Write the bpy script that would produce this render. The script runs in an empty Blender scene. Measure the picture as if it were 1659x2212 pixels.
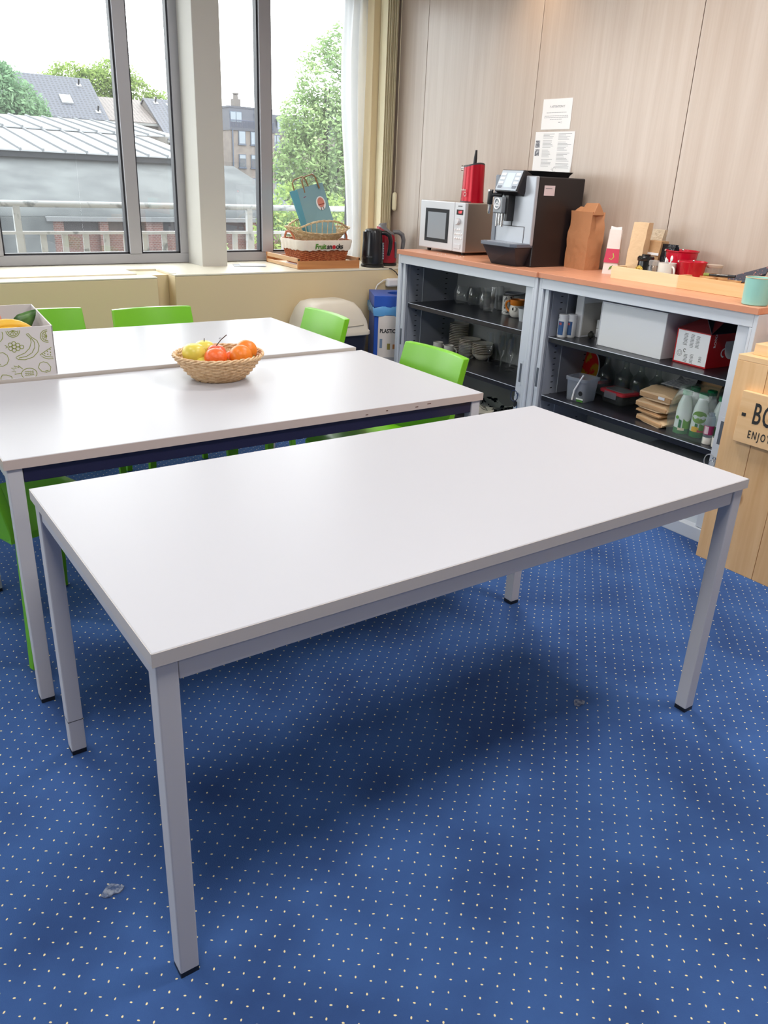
import bpy, math, random
from mathutils import Matrix, Vector
PI = math.pi
random.seed(7)
SC = bpy.context.scene
COL = SC.collection

# ------------------------------------------------------------------ camera, sky, exposure
cd = bpy.data.cameras.new('camera'); cam = bpy.data.objects.new('camera', cd); COL.objects.link(cam)
FPX = 1718.63
cd.sensor_fit = 'VERTICAL'; cd.sensor_height = 32.0; cd.lens = FPX / 2212 * 32.0
cd.clip_start = 0.02; cd.clip_end = 600
def cam_matrix(loc, yaw, pitch, roll):
    f = Vector((math.sin(yaw)*math.cos(pitch), math.cos(yaw)*math.cos(pitch), math.sin(pitch)))
    r = Vector((math.cos(yaw), -math.sin(yaw), 0)); u = r.cross(f)
    r2 = math.cos(roll)*r + math.sin(roll)*u; u2 = -math.sin(roll)*r + math.cos(roll)*u
    m = Matrix((r2, u2, -f)).transposed().to_4x4(); m.translation = loc
    return m
cam.matrix_world = cam_matrix(Vector((0.7662, -1.6425, 1.4368)), 0.6194, -0.3999, 0.0449)
SC.camera = cam
SC.view_settings.view_transform = 'Standard'; SC.view_settings.look = 'None'
SC.view_settings.gamma = 1.0; SC.view_settings.use_curve_mapping = False
SC.view_settings.exposure = -0.16

SKY = 8.0
w = bpy.data.worlds.new('overcast_sky'); SC.world = w; w.use_nodes = True
bg = w.node_tree.nodes['Background']; bg.inputs[0].default_value = (0.965, 0.985, 1.0, 1); bg.inputs[1].default_value = SKY

def area(name, loc, rot, sx, sy, power, color=(1, 1, 1), portal=False):
    l = bpy.data.lights.new(name, 'AREA'); l.shape = 'RECTANGLE'; l.size = sx; l.size_y = sy
    l.energy = power; l.color = color
    if portal: l.cycles.is_portal = True
    o = bpy.data.objects.new(name, l); COL.objects.link(o); o.location = loc; o.rotation_euler = rot
    return o
# daylight guides in the window openings (portals only steer the sky sampling)
for (x0, x1) in ((-3.9, -2.14), (-1.9, 0.36), (0.6, 2.83), (3.0, 4.1)):
    area('window_portal', ((x0+x1)/2, 3.75, 1.75), (-PI/2, 0, 0), x1-x0, 1.8, 1, portal=True)
area('window_portal', (-4.15, 1.6, 1.75), (PI/2, 0, -PI/2), 2.6, 1.8, 1, portal=True)  # portal of the added left wall window

# ------------------------------------------------------------------ materials
MATS = {}
def lin(c): return tuple((v/12.92 if v <= .04045 else ((v+.055)/1.055)**2.4) for v in c)
def rgb(r, g, b): return lin((r/255, g/255, b/255))
def mat(name, col, rough=.5, metal=0., spec=.5, bump=None, emit=None, trans=None, coat=0., vary=None, alpha=None):
    if name in MATS: return MATS[name]
    m = bpy.data.materials.new(name); m.use_nodes = True; nt = m.node_tree; N = nt.nodes; L = nt.links
    p = N['Principled BSDF']
    p.inputs['Base Color'].default_value = (*col, 1); p.inputs['Roughness'].default_value = rough
    p.inputs['Metallic'].default_value = metal; p.inputs['Specular IOR Level'].default_value = spec
    p.inputs['Coat Weight'].default_value = coat
    if emit: p.inputs['Emission Color'].default_value = (*emit[0], 1); p.inputs['Emission Strength'].default_value = emit[1]
    tc = None
    if bump or vary:
        tc = N.new('ShaderNodeTexCoord')
    if bump:
        n = N.new('ShaderNodeTexNoise'); n.inputs['Scale'].default_value = bump[0]; n.inputs['Detail'].default_value = 3
        L.new(tc.outputs['Object'], n.inputs['Vector'])
        b = N.new('ShaderNodeBump'); b.inputs['Strength'].default_value = bump[1]; b.inputs['Distance'].default_value = bump[2] if len(bump) > 2 else .002
        L.new(n.outputs['Fac'], b.inputs['Height']); L.new(b.outputs['Normal'], p.inputs['Normal'])
    if vary:   # (scale, colour2, lo, hi)
        n = N.new('ShaderNodeTexNoise'); n.inputs['Scale'].default_value = vary[0]; n.inputs['Detail'].default_value = 4
        L.new(tc.outputs['Object'], n.inputs['Vector'])
        r = N.new('ShaderNodeMapRange'); r.inputs['From Min'].default_value = vary[2]; r.inputs['From Max'].default_value = vary[3]
        L.new(n.outputs['Fac'], r.inputs['Value'])
        mx = N.new('ShaderNodeMix'); mx.data_type = 'RGBA'
        mx.inputs['A'].default_value = (*col, 1); mx.inputs['B'].default_value = (*vary[1], 1)
        L.new(r.outputs['Result'], mx.inputs['Factor']); L.new(mx.outputs['Result'], p.inputs['Base Color'])
    MATS[name] = m
    return m
def wood(name, c1, c2, scale=1., axis='Z', rough=.45, knots=False, spec=.5, stretch=14., bumps=.15):
    if name in MATS: return MATS[name]
    m = bpy.data.materials.new(name); m.use_nodes = True; nt = m.node_tree; N = nt.nodes; L = nt.links
    p = N['Principled BSDF']; p.inputs['Roughness'].default_value = rough; p.inputs['Specular IOR Level'].default_value = spec
    tc = N.new('ShaderNodeTexCoord'); mp = N.new('ShaderNodeMapping')
    s = [stretch*scale]*3; s['XYZ'.index(axis)] = .6*scale
    mp.inputs['Scale'].default_value = s
    oi = N.new('ShaderNodeObjectInfo'); av = N.new('ShaderNodeVectorMath'); av.operation = 'ADD'
    ml = N.new('ShaderNodeMath'); ml.operation = 'MULTIPLY'; ml.inputs[1].default_value = 9.
    L.new(oi.outputs['Random'], ml.inputs[0])
    L.new(tc.outputs['Object'], av.inputs[0]); L.new(ml.outputs[0], av.inputs[1]); L.new(av.outputs[0], mp.inputs['Vector'])
    n = N.new('ShaderNodeTexNoise'); n.inputs['Scale'].default_value = 1.; n.inputs['Detail'].default_value = 6; n.inputs['Distortion'].default_value = .6
    L.new(mp.outputs[0], n.inputs['Vector'])
    n2 = N.new('ShaderNodeTexNoise'); n2.inputs['Scale'].default_value = 7.; n2.inputs['Detail'].default_value = 3
    L.new(mp.outputs[0], n2.inputs['Vector'])
    ad = N.new('ShaderNodeMath'); ad.operation = 'MULTIPLY_ADD'; ad.inputs[1].default_value = .35
    L.new(n2.outputs['Fac'], ad.inputs[0]); L.new(n.outputs['Fac'], ad.inputs[2])
    cr = N.new('ShaderNodeValToRGB'); e = cr.color_ramp.elements
    e[0].position = .45; e[0].color = (*c1, 1); e[1].position = .85; e[1].color = (*c2, 1)
    L.new(ad.outputs[0], cr.inputs[0])
    out = cr.outputs[0]
    if knots:
        v = N.new('ShaderNodeTexVoronoi'); v.inputs['Scale'].default_value = 1.; mp2 = N.new('ShaderNodeMapping')
        s2 = [9., 9., 9.]; s2['XYZ'.index(axis)] = 4.; mp2.inputs['Scale'].default_value = s2
        L.new(av.outputs[0], mp2.inputs['Vector']); L.new(mp2.outputs[0], v.inputs['Vector'])
        r = N.new('ShaderNodeMapRange'); r.inputs['From Min'].default_value = .02; r.inputs['From Max'].default_value = .13; r.inputs['To Min'].default_value = 1; r.inputs['To Max'].default_value = 0
        L.new(v.outputs['Distance'], r.inputs['Value'])
        mx = N.new('ShaderNodeMix'); mx.data_type = 'RGBA'; mx.inputs['B'].default_value = (c1[0]*.45, c1[1]*.33, c1[2]*.25, 1)
        L.new(r.outputs['Result'], mx.inputs['Factor']); L.new(out, mx.inputs['A']); out = mx.outputs['Result']
    L.new(out, p.inputs['Base Color'])
    b = N.new('ShaderNodeBump'); b.inputs['Strength'].default_value = bumps; b.inputs['Distance'].default_value = .001
    L.new(ad.outputs[0], b.inputs['Height']); L.new(b.outputs['Normal'], p.inputs['Normal'])
    MATS[name] = m
    return m
def clear(name, tint=(1, 1, 1), refl=.5, rough=.02, haze=0., hazecol=(1, 1, 1)):
    """thin clear sheet: transparent + fresnel reflection (+ a little diffuse haze)"""
    if name in MATS: return MATS[name]
    m = bpy.data.materials.new(name); m.use_nodes = True; nt = m.node_tree; N = nt.nodes; L = nt.links
    N.remove(N['Principled BSDF']); o = N['Material Output']
    t = N.new('ShaderNodeBsdfTransparent'); t.inputs[0].default_value = (*tint, 1)
    g = N.new('ShaderNodeBsdfGlossy'); g.inputs['Roughness'].default_value = rough
    lw = N.new('ShaderNodeLayerWeight'); lw.inputs['Blend'].default_value = refl
    pw = N.new('ShaderNodeMath'); pw.operation = 'POWER'; pw.inputs[1].default_value = 4.; L.new(lw.outputs['Facing'], pw.inputs[0]); lw.inputs['Blend'].default_value = .5
    mr = N.new('ShaderNodeMath'); mr.operation = 'MULTIPLY_ADD'; mr.inputs[1].default_value = refl; mr.inputs[2].default_value = .05; L.new(pw.outputs[0], mr.inputs[0])
    mx = N.new('ShaderNodeMixShader'); L.new(mr.outputs[0], mx.inputs[0]); L.new(t.outputs[0], mx.inputs[1]); L.new(g.outputs[0], mx.inputs[2])
    out = mx.outputs[0]
    if haze:
        d = N.new('ShaderNodeBsdfDiffuse'); d.inputs[0].default_value = (*hazecol, 1)
        tr = N.new('ShaderNodeBsdfTranslucent'); tr.inputs[0].default_value = (*hazecol, 1)
        m1 = N.new('ShaderNodeMixShader'); m1.inputs[0].default_value = .5; L.new(d.outputs[0], m1.inputs[1]); L.new(tr.outputs[0], m1.inputs[2])
        m2 = N.new('ShaderNodeMixShader'); m2.inputs[0].default_value = haze; L.new(out, m2.inputs[1]); L.new(m1.outputs[0], m2.inputs[2]); out = m2.outputs[0]
    L.new(out, o.inputs[0]); MATS[name] = m
    return m

# ------------------------------------------------------------------ mesh helpers
class MB:
    def __init__(s): s.v = []; s.f = []; s.M = None
    def add(s, vs, fs):
        b = len(s.v); s.v += [tuple((s.M @ Vector(p)) if s.M else p) for p in vs]; s.f += [tuple(i+b for i in f) for f in fs]; return s
    def box(s, x0, x1, y0, y1, z0, z1):
        return s.add([(x0,y0,z0),(x1,y0,z0),(x1,y1,z0),(x0,y1,z0),(x0,y0,z1),(x1,y0,z1),(x1,y1,z1),(x0,y1,z1)],
              [(0,3,2,1),(4,5,6,7),(0,1,5,4),(1,2,6,5),(2,3,7,6),(3,0,4,7)])
    def loft(s, rings, cap=(True, True), closed=True):
        n = len(rings[0]); vs = [p for r in rings for p in r]; fs = []
        for k in range(len(rings)-1):
            for i in range(n if closed else n-1):
                j = (i+1) % n; fs.append((k*n+i, k*n+j, (k+1)*n+j, (k+1)*n+i))
        if cap[0]: fs.append(tuple(range(n))[::-1])
        if cap[1]: fs.append(tuple((len(rings)-1)*n+i for i in range(n)))
        return s.add(vs, fs)
    def lathe(s, prof, n=32, at=(0,0,0), sx=1., sy=1., cap=(True, True)):
        rings = [[(at[0]+r*sx*math.cos(2*PI*i/n), at[1]+r*sy*math.sin(2*PI*i/n), at[2]+z) for i in range(n)] for r, z in prof]
        return s.loft(rings, cap)
    def tube(s, pts, r, n=8, closed=False, flat=1.):
        pts = [Vector(p) for p in pts]; m = len(pts); rings = []; ref = None
        for k in range(m):
            if closed: t = pts[(k+1) % m]-pts[k-1]
            else: t = pts[min(k+1, m-1)]-pts[max(k-1, 0)]
            t.normalize()
            if ref is None:
                ref = Vector((0,0,1)) if abs(t.z) < .9 else Vector((1,0,0))
            a = ref - t*ref.dot(t)
            if a.length < 1e-5: a = t.orthogonal()
            a.normalize(); b = t.cross(a); ref = a
            rr = r[k] if isinstance(r, (list, tuple)) else r
            rings.append([tuple(pts[k]+a*rr*math.cos(2*PI*i/n)*flat+b*rr*math.sin(2*PI*i/n)) for i in range(n)])
        if closed: rings.append(rings[0]); return s.loft(rings, (False, False))
        return s.loft(rings)
    def sphere(s, c, r, n=16, m=10, sc=(1,1,1)):
        prof = [(max(math.sin(PI*k/m), 1e-3)*r, -math.cos(PI*k/m)*r) for k in range(m+1)]
        rings = [[(c[0]+p*sc[0]*math.cos(2*PI*i/n), c[1]+p*sc[1]*math.sin(2*PI*i/n), c[2]+z*sc[2]) for i in range(n)] for p, z in prof]
        return s.loft(rings)
    def prism(s, poly, y0, y1):     # polygon in local XZ extruded along Y
        n = len(poly)
        return s.loft([[(x, y0, z) for x, z in poly], [(x, y1, z) for x, z in poly]])
    def slab(s, poly, z0, z1):      # polygon in XY extruded along Z
        return s.loft([[(x, y, z0) for x, y in poly], [(x, y, z1) for x, y in poly]])
    def quad(s, a, b, c, d): return s.add([a, b, c, d], [(0,1,2,3)])
    def ribbon(s, pts, wd, y, closed=False):   # flat print line in local XZ plane at depth y
        P = [Vector((p[0], p[1])) for p in pts]; m = len(P); L = []; R = []
        for k in range(m):
            t = (P[(k+1) % m]-P[k-1]) if closed else P[min(k+1, m-1)]-P[max(k-1, 0)]
            if t.length < 1e-9: t = Vector((1, 0))
            t.normalize(); nn = Vector((-t.y, t.x))*wd/2
            a = P[k]+nn; b = P[k]-nn; L.append((a.x, y, a.y)); R.append((b.x, y, b.y))
        vs = L+R; fs = []
        for k in range(m if closed else m-1):
            j = (k+1) % m; fs.append((k, j, m+j, m+k))
        return s.add(vs, fs)
    def build(s, name, material, parent=None, smooth=None, bevel=0., loc=None, solid=0., sub=0):
        me = bpy.data.meshes.new(name); me.from_pydata(s.v, [], s.f); me.validate(); me.update()
        if material: me.materials.append(material)
        import bmesh
        bm = bmesh.new(); bm.from_mesh(me); bmesh.ops.recalc_face_normals(bm, faces=bm.faces); bm.to_mesh(me); bm.free()
        o = bpy.data.objects.new(name, me); COL.objects.link(o)
        if parent: o.parent = parent
        if loc: o.location = loc
        if smooth:
            me.shade_smooth(); me.set_sharp_from_angle(angle=math.radians(smooth))
        if solid:
            md = o.modifiers.new('solid', 'SOLIDIFY'); md.thickness = solid; md.offset = 0
        if sub:
            md = o.modifiers.new('sub', 'SUBSURF'); md.levels = sub; md.render_levels = sub
        if bevel:
            md = o.modifiers.new('bevel', 'BEVEL'); md.width = bevel; md.segments = 2; md.limit_method = 'ANGLE'; md.angle_limit = math.radians(40)
        return o
def B(*a): return MB().box(*a)
def tag(o, label, cat, group=None):
    o['label'] = label; o['category'] = cat
    if group: o['group'] = group
    return o
def struct(o, label=None):
    o['kind'] = 'structure'
    if label: o['label'] = label
    return o
def thing(name, label, cat, loc=(0,0,0), rz=0., group=None):
    o = bpy.data.objects.new(name, None); COL.objects.link(o); o.empty_display_size = .05
    o.location = loc; o.rotation_euler = (0, 0, rz)
    return tag(o, label, cat, group)
def copy_thing(o, loc, rz=None, label=None):
    def cp(a, par):
        c = a.copy(); COL.objects.link(c); c.parent = par
        for ch in a.children: cp(ch, c)
        return c
    r = cp(o, None); r.location = loc
    if rz is not None: r.rotation_euler = (0, 0, rz)
    if label: r['label'] = label
    return r
def text(txt, size, m, parent, loc, rot=(PI/2, 0, 0), name='lettering', align='CENTER', ext=.0004, sx=1., shear=0., bold=0., space=1.):
    c = bpy.data.curves.new('t', 'FONT'); c.body = txt; c.size = size; c.align_x = align; c.align_y = 'CENTER'; c.extrude = ext; c.resolution_u = 3; c.shear = shear; c.offset = bold; c.space_character = space
    o = bpy.data.objects.new('t', c); COL.objects.link(o)
    bpy.context.view_layer.update()
    me = bpy.data.meshes.new_from_object(o.evaluated_get(bpy.context.evaluated_depsgraph_get()))
    bpy.data.objects.remove(o); bpy.data.curves.remove(c)
    me.materials.clear(); me.materials.append(m); me.name = name
    r = bpy.data.objects.new(name, me); COL.objects.link(r); r.parent = parent; r.location = loc; r.rotation_euler = rot; r.scale = (sx, 1, 1)
    return r
def arc(cx, cz, rx, rz, a0, a1, n=24): return [(cx+rx*math.cos(a0+(a1-a0)*k/(n-1)), cz+rz*math.sin(a0+(a1-a0)*k/(n-1))) for k in range(n)]
def rrect(w_, h_, r, n=5):
    pts = []
    for cx, cy, a in ((w_/2-r, h_/2-r, 0), (-w_/2+r, h_/2-r, PI/2), (-w_/2+r, -h_/2+r, PI), (w_/2-r, -h_/2+r, 1.5*PI)):
        pts += [(cx+r*math.cos(a+PI/2*k/n), cy+r*math.sin(a+PI/2*k/n)) for k in range(n+1)]
    return pts
FX = -PI/2      # rotation that turns a thing's front (-Y) towards the room from the wood wall

# ------------------------------------------------------------------ material palette
M_TOP = mat('white_laminate', rgb(187, 187, 192), .33, spec=.14, bump=(900, .06, .0006))
M_EDGE = mat('table_edge_band', rgb(205, 197, 190), .4)
M_LEG = mat('grey_table_metal', rgb(206, 203, 204), .42, metal=0., spec=.5)
M_DARKRAIL = mat('navy_table_rail', rgb(38, 36, 62), .25)
M_BLACK = mat('black_plastic', (.012, .012, .014), .4)
M_CREAM = mat('cream_paint', rgb(226, 206, 166), .55)
M_SILL = mat('sill_white', rgb(232, 226, 208), .4)
M_PILLAR = mat('pillar_paint', rgb(202, 199, 192), .6)
M_FRAME = mat('anodised_frame', rgb(172, 171, 176), .4, metal=.2)
M_GASKET = mat('black_gasket', (.02, .02, .028), .5)
M_GREEN = mat('green_polypropylene', rgb(116, 190, 30), .3)
M_CAB = mat('cabinet_grey_steel', rgb(200, 206, 214), .38)
M_CABIN = mat('cabinet_inner_steel', rgb(138, 143, 154), .45)
M_CABBACK = mat('cabinet_back_steel', rgb(150, 152, 154), .5)
M_SHELF = mat('black_shelf', (.017, .018, .024), .28)
M_SLOT = mat('slot_black', (.004, .004, .005), .8)
M_CTOP = wood('orange_beech_top', rgb(208, 142, 110), rgb(222, 160, 128), 1., 'X', .35, stretch=25, bumps=.03)
M_CTOPE = mat('top_edge_band', rgb(200, 134, 102), .4)
M_WHITE = mat('white_card', rgb(242, 243, 245), .55)
M_PAPER = mat('white_paper', rgb(240, 240, 240), .7)
M_INK = mat('grey_ink', rgb(120, 120, 125), .8)
M_INKB = mat('black_ink', (.015, .015, .015), .7)
M_CHROME = mat('chrome', (.75, .75, .76), .15, metal=1.)
M_CERAM = mat('white_ceramic', rgb(222, 218, 210), .2)
M_GLASS = clear('drinking_glass', (.985, .99, .99), .45, .03, .05, (.9, .93, .95))
M_GLASS2 = clear('bottle_glass', (.88, .91, .9), .45, .03, .06, (.8, .85, .85))
M_PLASTCLEAR = clear('clear_plastic', (.75, .8, .86), .3, .15, .32, (.8, .83, .88))
M_FILM = clear('shrink_film', (.93, .98, .96), .4, .12, .10, (.85, .95, .92))
M_KRAFT = mat('kraft_paper', rgb(190, 150, 108), .65, bump=(35, .5, .006))
M_KRAFTL = mat('light_kraft_paper', rgb(222, 190, 150), .6, bump=(40, .5, .006))
M_KRAFTO = mat('orange_kraft_paper', rgb(186, 130, 90), .6, bump=(25, .5, .008))
M_RED = mat('red_enamel', rgb(200, 18, 48), .25)
M_PANE = clear('window_glass', (.95, .965, .962), .3, 0., .022, (.95, .97, 1.))  # bright veil over the view is mixed into the pane as haze

# ------------------------------------------------------------------ room shell
def carpet():
    m = bpy.data.materials.new('blue_dotted_carpet'); m.use_nodes = True; nt = m.node_tree; N = nt.nodes; L = nt.links
    p = N['Principled BSDF']; p.inputs['Roughness'].default_value = .95; p.inputs['Specular IOR Level'].default_value = .15
    tc = N.new('ShaderNodeTexCoord')
    def vm(op, a, b):
        n = N.new('ShaderNodeVectorMath'); n.operation = op
        for i, q in enumerate((a, b)):
            if q is None: continue
            if isinstance(q, tuple): n.inputs[i].default_value = q
            else: L.new(q, n.inputs[i])
        return n
    def dots(off, ex, ey):
        sp = (.0444, .0412, 1.)
        a = vm('SUBTRACT', tc.outputs['Object'], off)
        # a little irregularity of each tuft
        nz = N.new('ShaderNodeTexNoise'); nz.inputs['Scale'].default_value = 40; L.new(tc.outputs['Object'], nz.inputs['Vector'])
        nzv = vm('SUBTRACT', nz.outputs['Color'], (.5, .5, .5)); nzs = vm('MULTIPLY', nzv.outputs[0], (.006, .006, 0))
        a = vm('ADD', a.outputs[0], nzs.outputs[0])
        b = vm('DIVIDE', a.outputs[0], sp); c = vm('FRACTION', b.outputs[0], None); d = vm('SUBTRACT', c.outputs[0], (.5, .5, 0)); e = vm('MULTIPLY', d.outputs[0], sp)
        r = N.new('ShaderNodeVectorRotate'); r.rotation_type = 'Z_AXIS'; r.inputs['Angle'].default_value = .62; L.new(e.outputs[0], r.inputs['Vector'])
        g = vm('DIVIDE', r.outputs[0], (ex, ey, 1e6)); l = vm('LENGTH', g.outputs[0], None)
        mr = N.new('ShaderNodeMapRange'); mr.inputs['From Min'].default_value = .8; mr.inputs['From Max'].default_value = 1.15; mr.inputs['To Min'].default_value = 1; mr.inputs['To Max'].default_value = 0
        L.new(l.outputs['Value'], mr.inputs['Value']); return mr
    A = dots((1.8413-.0222, -.866-.0206, 0),   .0027, .0016); C_ = dots((1.8643-.0222, -.8844-.0206, 0), .0018, .0028)
    mxv = N.new('ShaderNodeMath'); mxv.operation = 'MAXIMUM'; L.new(A.outputs[0], mxv.inputs[0]); L.new(C_.outputs[0], mxv.inputs[1])
    n = N.new('ShaderNodeTexNoise'); n.inputs['Scale'].default_value = 3.5; n.inputs['Detail'].default_value = 6; L.new(tc.outputs['Object'], n.inputs['Vector'])
    cr = N.new('ShaderNodeValToRGB'); e = cr.color_ramp.elements
    e[0].position = .3; e[0].color = (*rgb(50, 76, 126), 1); e[1].position = .62; e[1].color = (*rgb(64, 97, 153), 1); L.new(n.outputs['Fac'], cr.inputs[0])
    mx = N.new('ShaderNodeMix'); mx.data_type = 'RGBA'; mx.inputs['B'].default_value = (*rgb(250, 232, 178), 1)
    L.new(mxv.outputs[0], mx.inputs['Factor']); L.new(cr.outputs[0], mx.inputs['A']); L.new(mx.outputs['Result'], p.inputs['Base Color'])
    n3 = N.new('ShaderNodeTexNoise'); n3.inputs['Scale'].default_value = 420; n3.inputs['Detail'].default_value = 2; L.new(tc.outputs['Object'], n3.inputs['Vector'])
    b = N.new('ShaderNodeBump'); b.inputs['Strength'].default_value = .5; b.inputs['Distance'].default_value = .003; L.new(n3.outputs['Fac'], b.inputs['Height']); L.new(b.outputs[0], p.inputs['Normal'])
    return m
RX0, RX1, RY0, RY1, RZ = -4.0, 4.265, -4.2, 3.58, 2.75
fl = struct(B(RX0-.2, RX1+.2, RY0-.2, RY1+.3, -.12, 0).build('floor', carpet()))
M_SCUFF = mat('worn_carpet_backing', rgb(150, 158, 175), .95, bump=(160, 1., .01), vary=(90, rgb(70, 90, 130), .4, .6))
for (x, y, r) in ((1.045, -.31, .022), (2.42, -.375, .019)):
    pts = [(x+r*(1+.25*math.sin(3*a+x*9))*math.cos(a), y+.7*r*(1+.2*math.sin(5*a))*math.sin(a)) for a in [2*PI*k/18 for k in range(18)]]
    MB().slab(pts, 0., .003).build('worn_patch', M_SCUFF, fl)
struct(B(RX0-.2, RX1+.2, RY0-.2, RY1+.3, RZ, RZ+.12).build('ceiling', mat('ceiling_white', rgb(238, 236, 232), .8)))
M_WALL = mat('wall_paint', rgb(176, 170, 160), .7)
wl = struct(B(RX0-.1, RX0, RY0-.2, RY1+.1, 0, .86).build('wall_left', M_WALL))
for (y0, y1, z0, z1) in ((RY0-.2, RY1+.1, 2.6, RZ), (RY0-.2, .35, .86, 2.6), (2.9, RY1+.1, .86, 2.6)): B(RX0-.1, RX0, y0, y1, z0, z1).build('wall_section', M_WALL, wl)
struct(B(RX0, RX1, RY0-.2, RY0, 0, RZ).build('wall_back', M_WALL))
# wood wall: each veneer panel a piece with a dark joint between
M_VENEER = wood('oak_veneer', rgb(180, 162, 147), rgb(194, 179, 166), 1., 'Z', .3, spec=.6, stretch=16, bumps=.04)
wr = struct(B(RX1+.012, RX1+.2, RY0, RY1+.3, 0, RZ).build('wall_right', mat('joint_dark', rgb(90, 62, 44), .8)))
seams = [3.40, 3.018, 1.995, .978, -.04, -1.06, -2.08, -3.1, -4.2]
for a, b in zip(seams[:-1], seams[1:]):
    B(RX1, RX1+.014, b+.002, a-.002, 0, RZ).build('panel', M_VENEER, wr, bevel=.001)

# window wall: pillars, head, sill, radiator covers
struct(B(RX0, RX1, 3.42, 3.665, 2.6, RZ).build('wall_front_head', M_PILLAR), 'wall strip above the windows')
struct(B(2.826, 2.998, 3.36, 3.665, .85, 2.62).build('wall_front_pillar', M_PILLAR, bevel=.004), 'grey-white pillar between the two windows')
struct(B(.36, .6, 3.36, 3.665, .85, 2.62).build('wall_front_pillar', M_PILLAR, bevel=.004), 'wall pillar left of the big window')
struct(B(-2.14, -1.9, 3.36, 3.665, .85, 2.62).build('wall_front_pillar', M_PILLAR, bevel=.004), 'second wall pillar left of the big window')
struct(B(RX0, -3.9, 3.36, 3.665, .85, 2.62).build('wall_front_pillar', M_PILLAR), 'far left wall section')
struct(B(4.105, RX1, 3.40, 3.665, .85, 2.62).build('wall_front_corner', M_CREAM, bevel=.003), 'narrow cream wall strip in the corner')
struct(B(RX0, RX1, 3.315, 3.72, 0, .838).build('wall_front', M_CREAM), 'wall below the windows')
struct(B(2.376, 2.499, 3.10, 3.314, 0, .842).build('wall_front_recess', M_CREAM), 'narrow recessed strip between the two radiator covers')
struct(B(RX0, RX1, 3.315, 3.72, .839, .854).build('trim_1', M_SILL, bevel=.002), 'pale window sill board')
lc = thing('radiator_cover', 'cream radiator cover under the big left window', 'radiator cover', (0, 0, 0))
B(RX0, 2.375, 2.93, 3.312, 0, .845).build('cover_body', M_CREAM, lc, bevel=.004)
B(RX0, 2.375, 2.928, 3.05, .845, .852).build('cover_top', M_SILL, lc, bevel=.002)
B(RX0, 2.31, 3.09, 3.312, .845, .856).build('cover_top', M_SILL, lc, bevel=.002)
rc = thing('radiator_cover', 'cream radiator cover under the right window, holding the kettles and tray', 'radiator cover', (0, 0, 0))
B(2.50, RX1-.001, 2.99, 3.312, 0, .845).build('cover_body', M_CREAM, rc, bevel=.004)
B(2.50, RX1-.001, 2.987, 3.312, .845, .8545).build('cover_top', M_SILL, rc, bevel=.002)
for k in range(9): B(2.497, 2.53, 3.045+.025*k, 3.06+.025*k, .8545, .8575).build('grille_bar', M_SILL, rc)

def window(n, x0, x1, z0, z1, mull):
    F = struct(B(x0, x1, 3.585, 3.66, z0, z0+.058).build('window_%d' % n, M_FRAME, bevel=.003), 'grey metal window frame')
    def bar(a, b, c, d, nm='frame_bar', y0=3.585): B(a, b, y0, 3.66, c, d).build(nm, M_FRAME, F, bevel=.003)
    bar(x0, x0+.062, z0+.058, z1-.058); bar(x1-.062, x1, z0+.058, z1-.058); bar(x0, x1, z1-.058, z1)
    xs = [x0+.062]+[q for mm in mull for q in mm]+[x1-.062]
    for a, b in mull: bar(a, b, z0+.058, z1-.058, 'mullion', 3.575)
    for i in range(0, len(xs), 2):
        a, b = xs[i], xs[i+1]
        g = MB(); t = .011
        g.box(a, a+t, 3.592, 3.64, z0+.058, z1-.058); g.box(b-t, b, 3.592, 3.64, z0+.058, z1-.058); g.box(a, b, 3.592, 3.64, z0+.058, z0+.058+t)
        g.build('gasket', M_GASKET, F)
        B(a+t, b-t, 3.622, 3.626, z0+.06, z1-.06).build('pane', M_PANE, F)
window(1, .6, 2.835, .857, 2.6, [(1.62, 1.70), (2.44, 2.515)])
window(2, 2.97, 4.13, .857, 2.6, [(3.358, 3.44)])
window(3, -1.9, .36, .857, 2.6, [(-.9, -.82), (-.1, -.02)])
window(4, -3.9, -2.14, .857, 2.6, [(-3.05, -2.97)])
w5 = struct(B(RX0-.08, RX0-.01, .35, 2.9, .86, .918).build('window_5', M_FRAME, bevel=.003), 'added window in the unseen left wall, bringing daylight to the cabinet fronts')  # added opening, lets side daylight reach the cabinet fronts
B(RX0-.08, RX0-.01, .35, 2.9, 2.542, 2.6).build('frame_bar', M_FRAME, w5)
ys = [.35, 1.65, 2.84]
for y in ys: B(RX0-.08, RX0-.01, y, y+.06, .918, 2.542).build('mullion', M_FRAME, w5)
for a, b in zip(ys[:-1], ys[1:]): B(RX0-.05, RX0-.046, a+.06, b, .918, 2.542).build('pane', M_PANE, w5)
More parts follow.
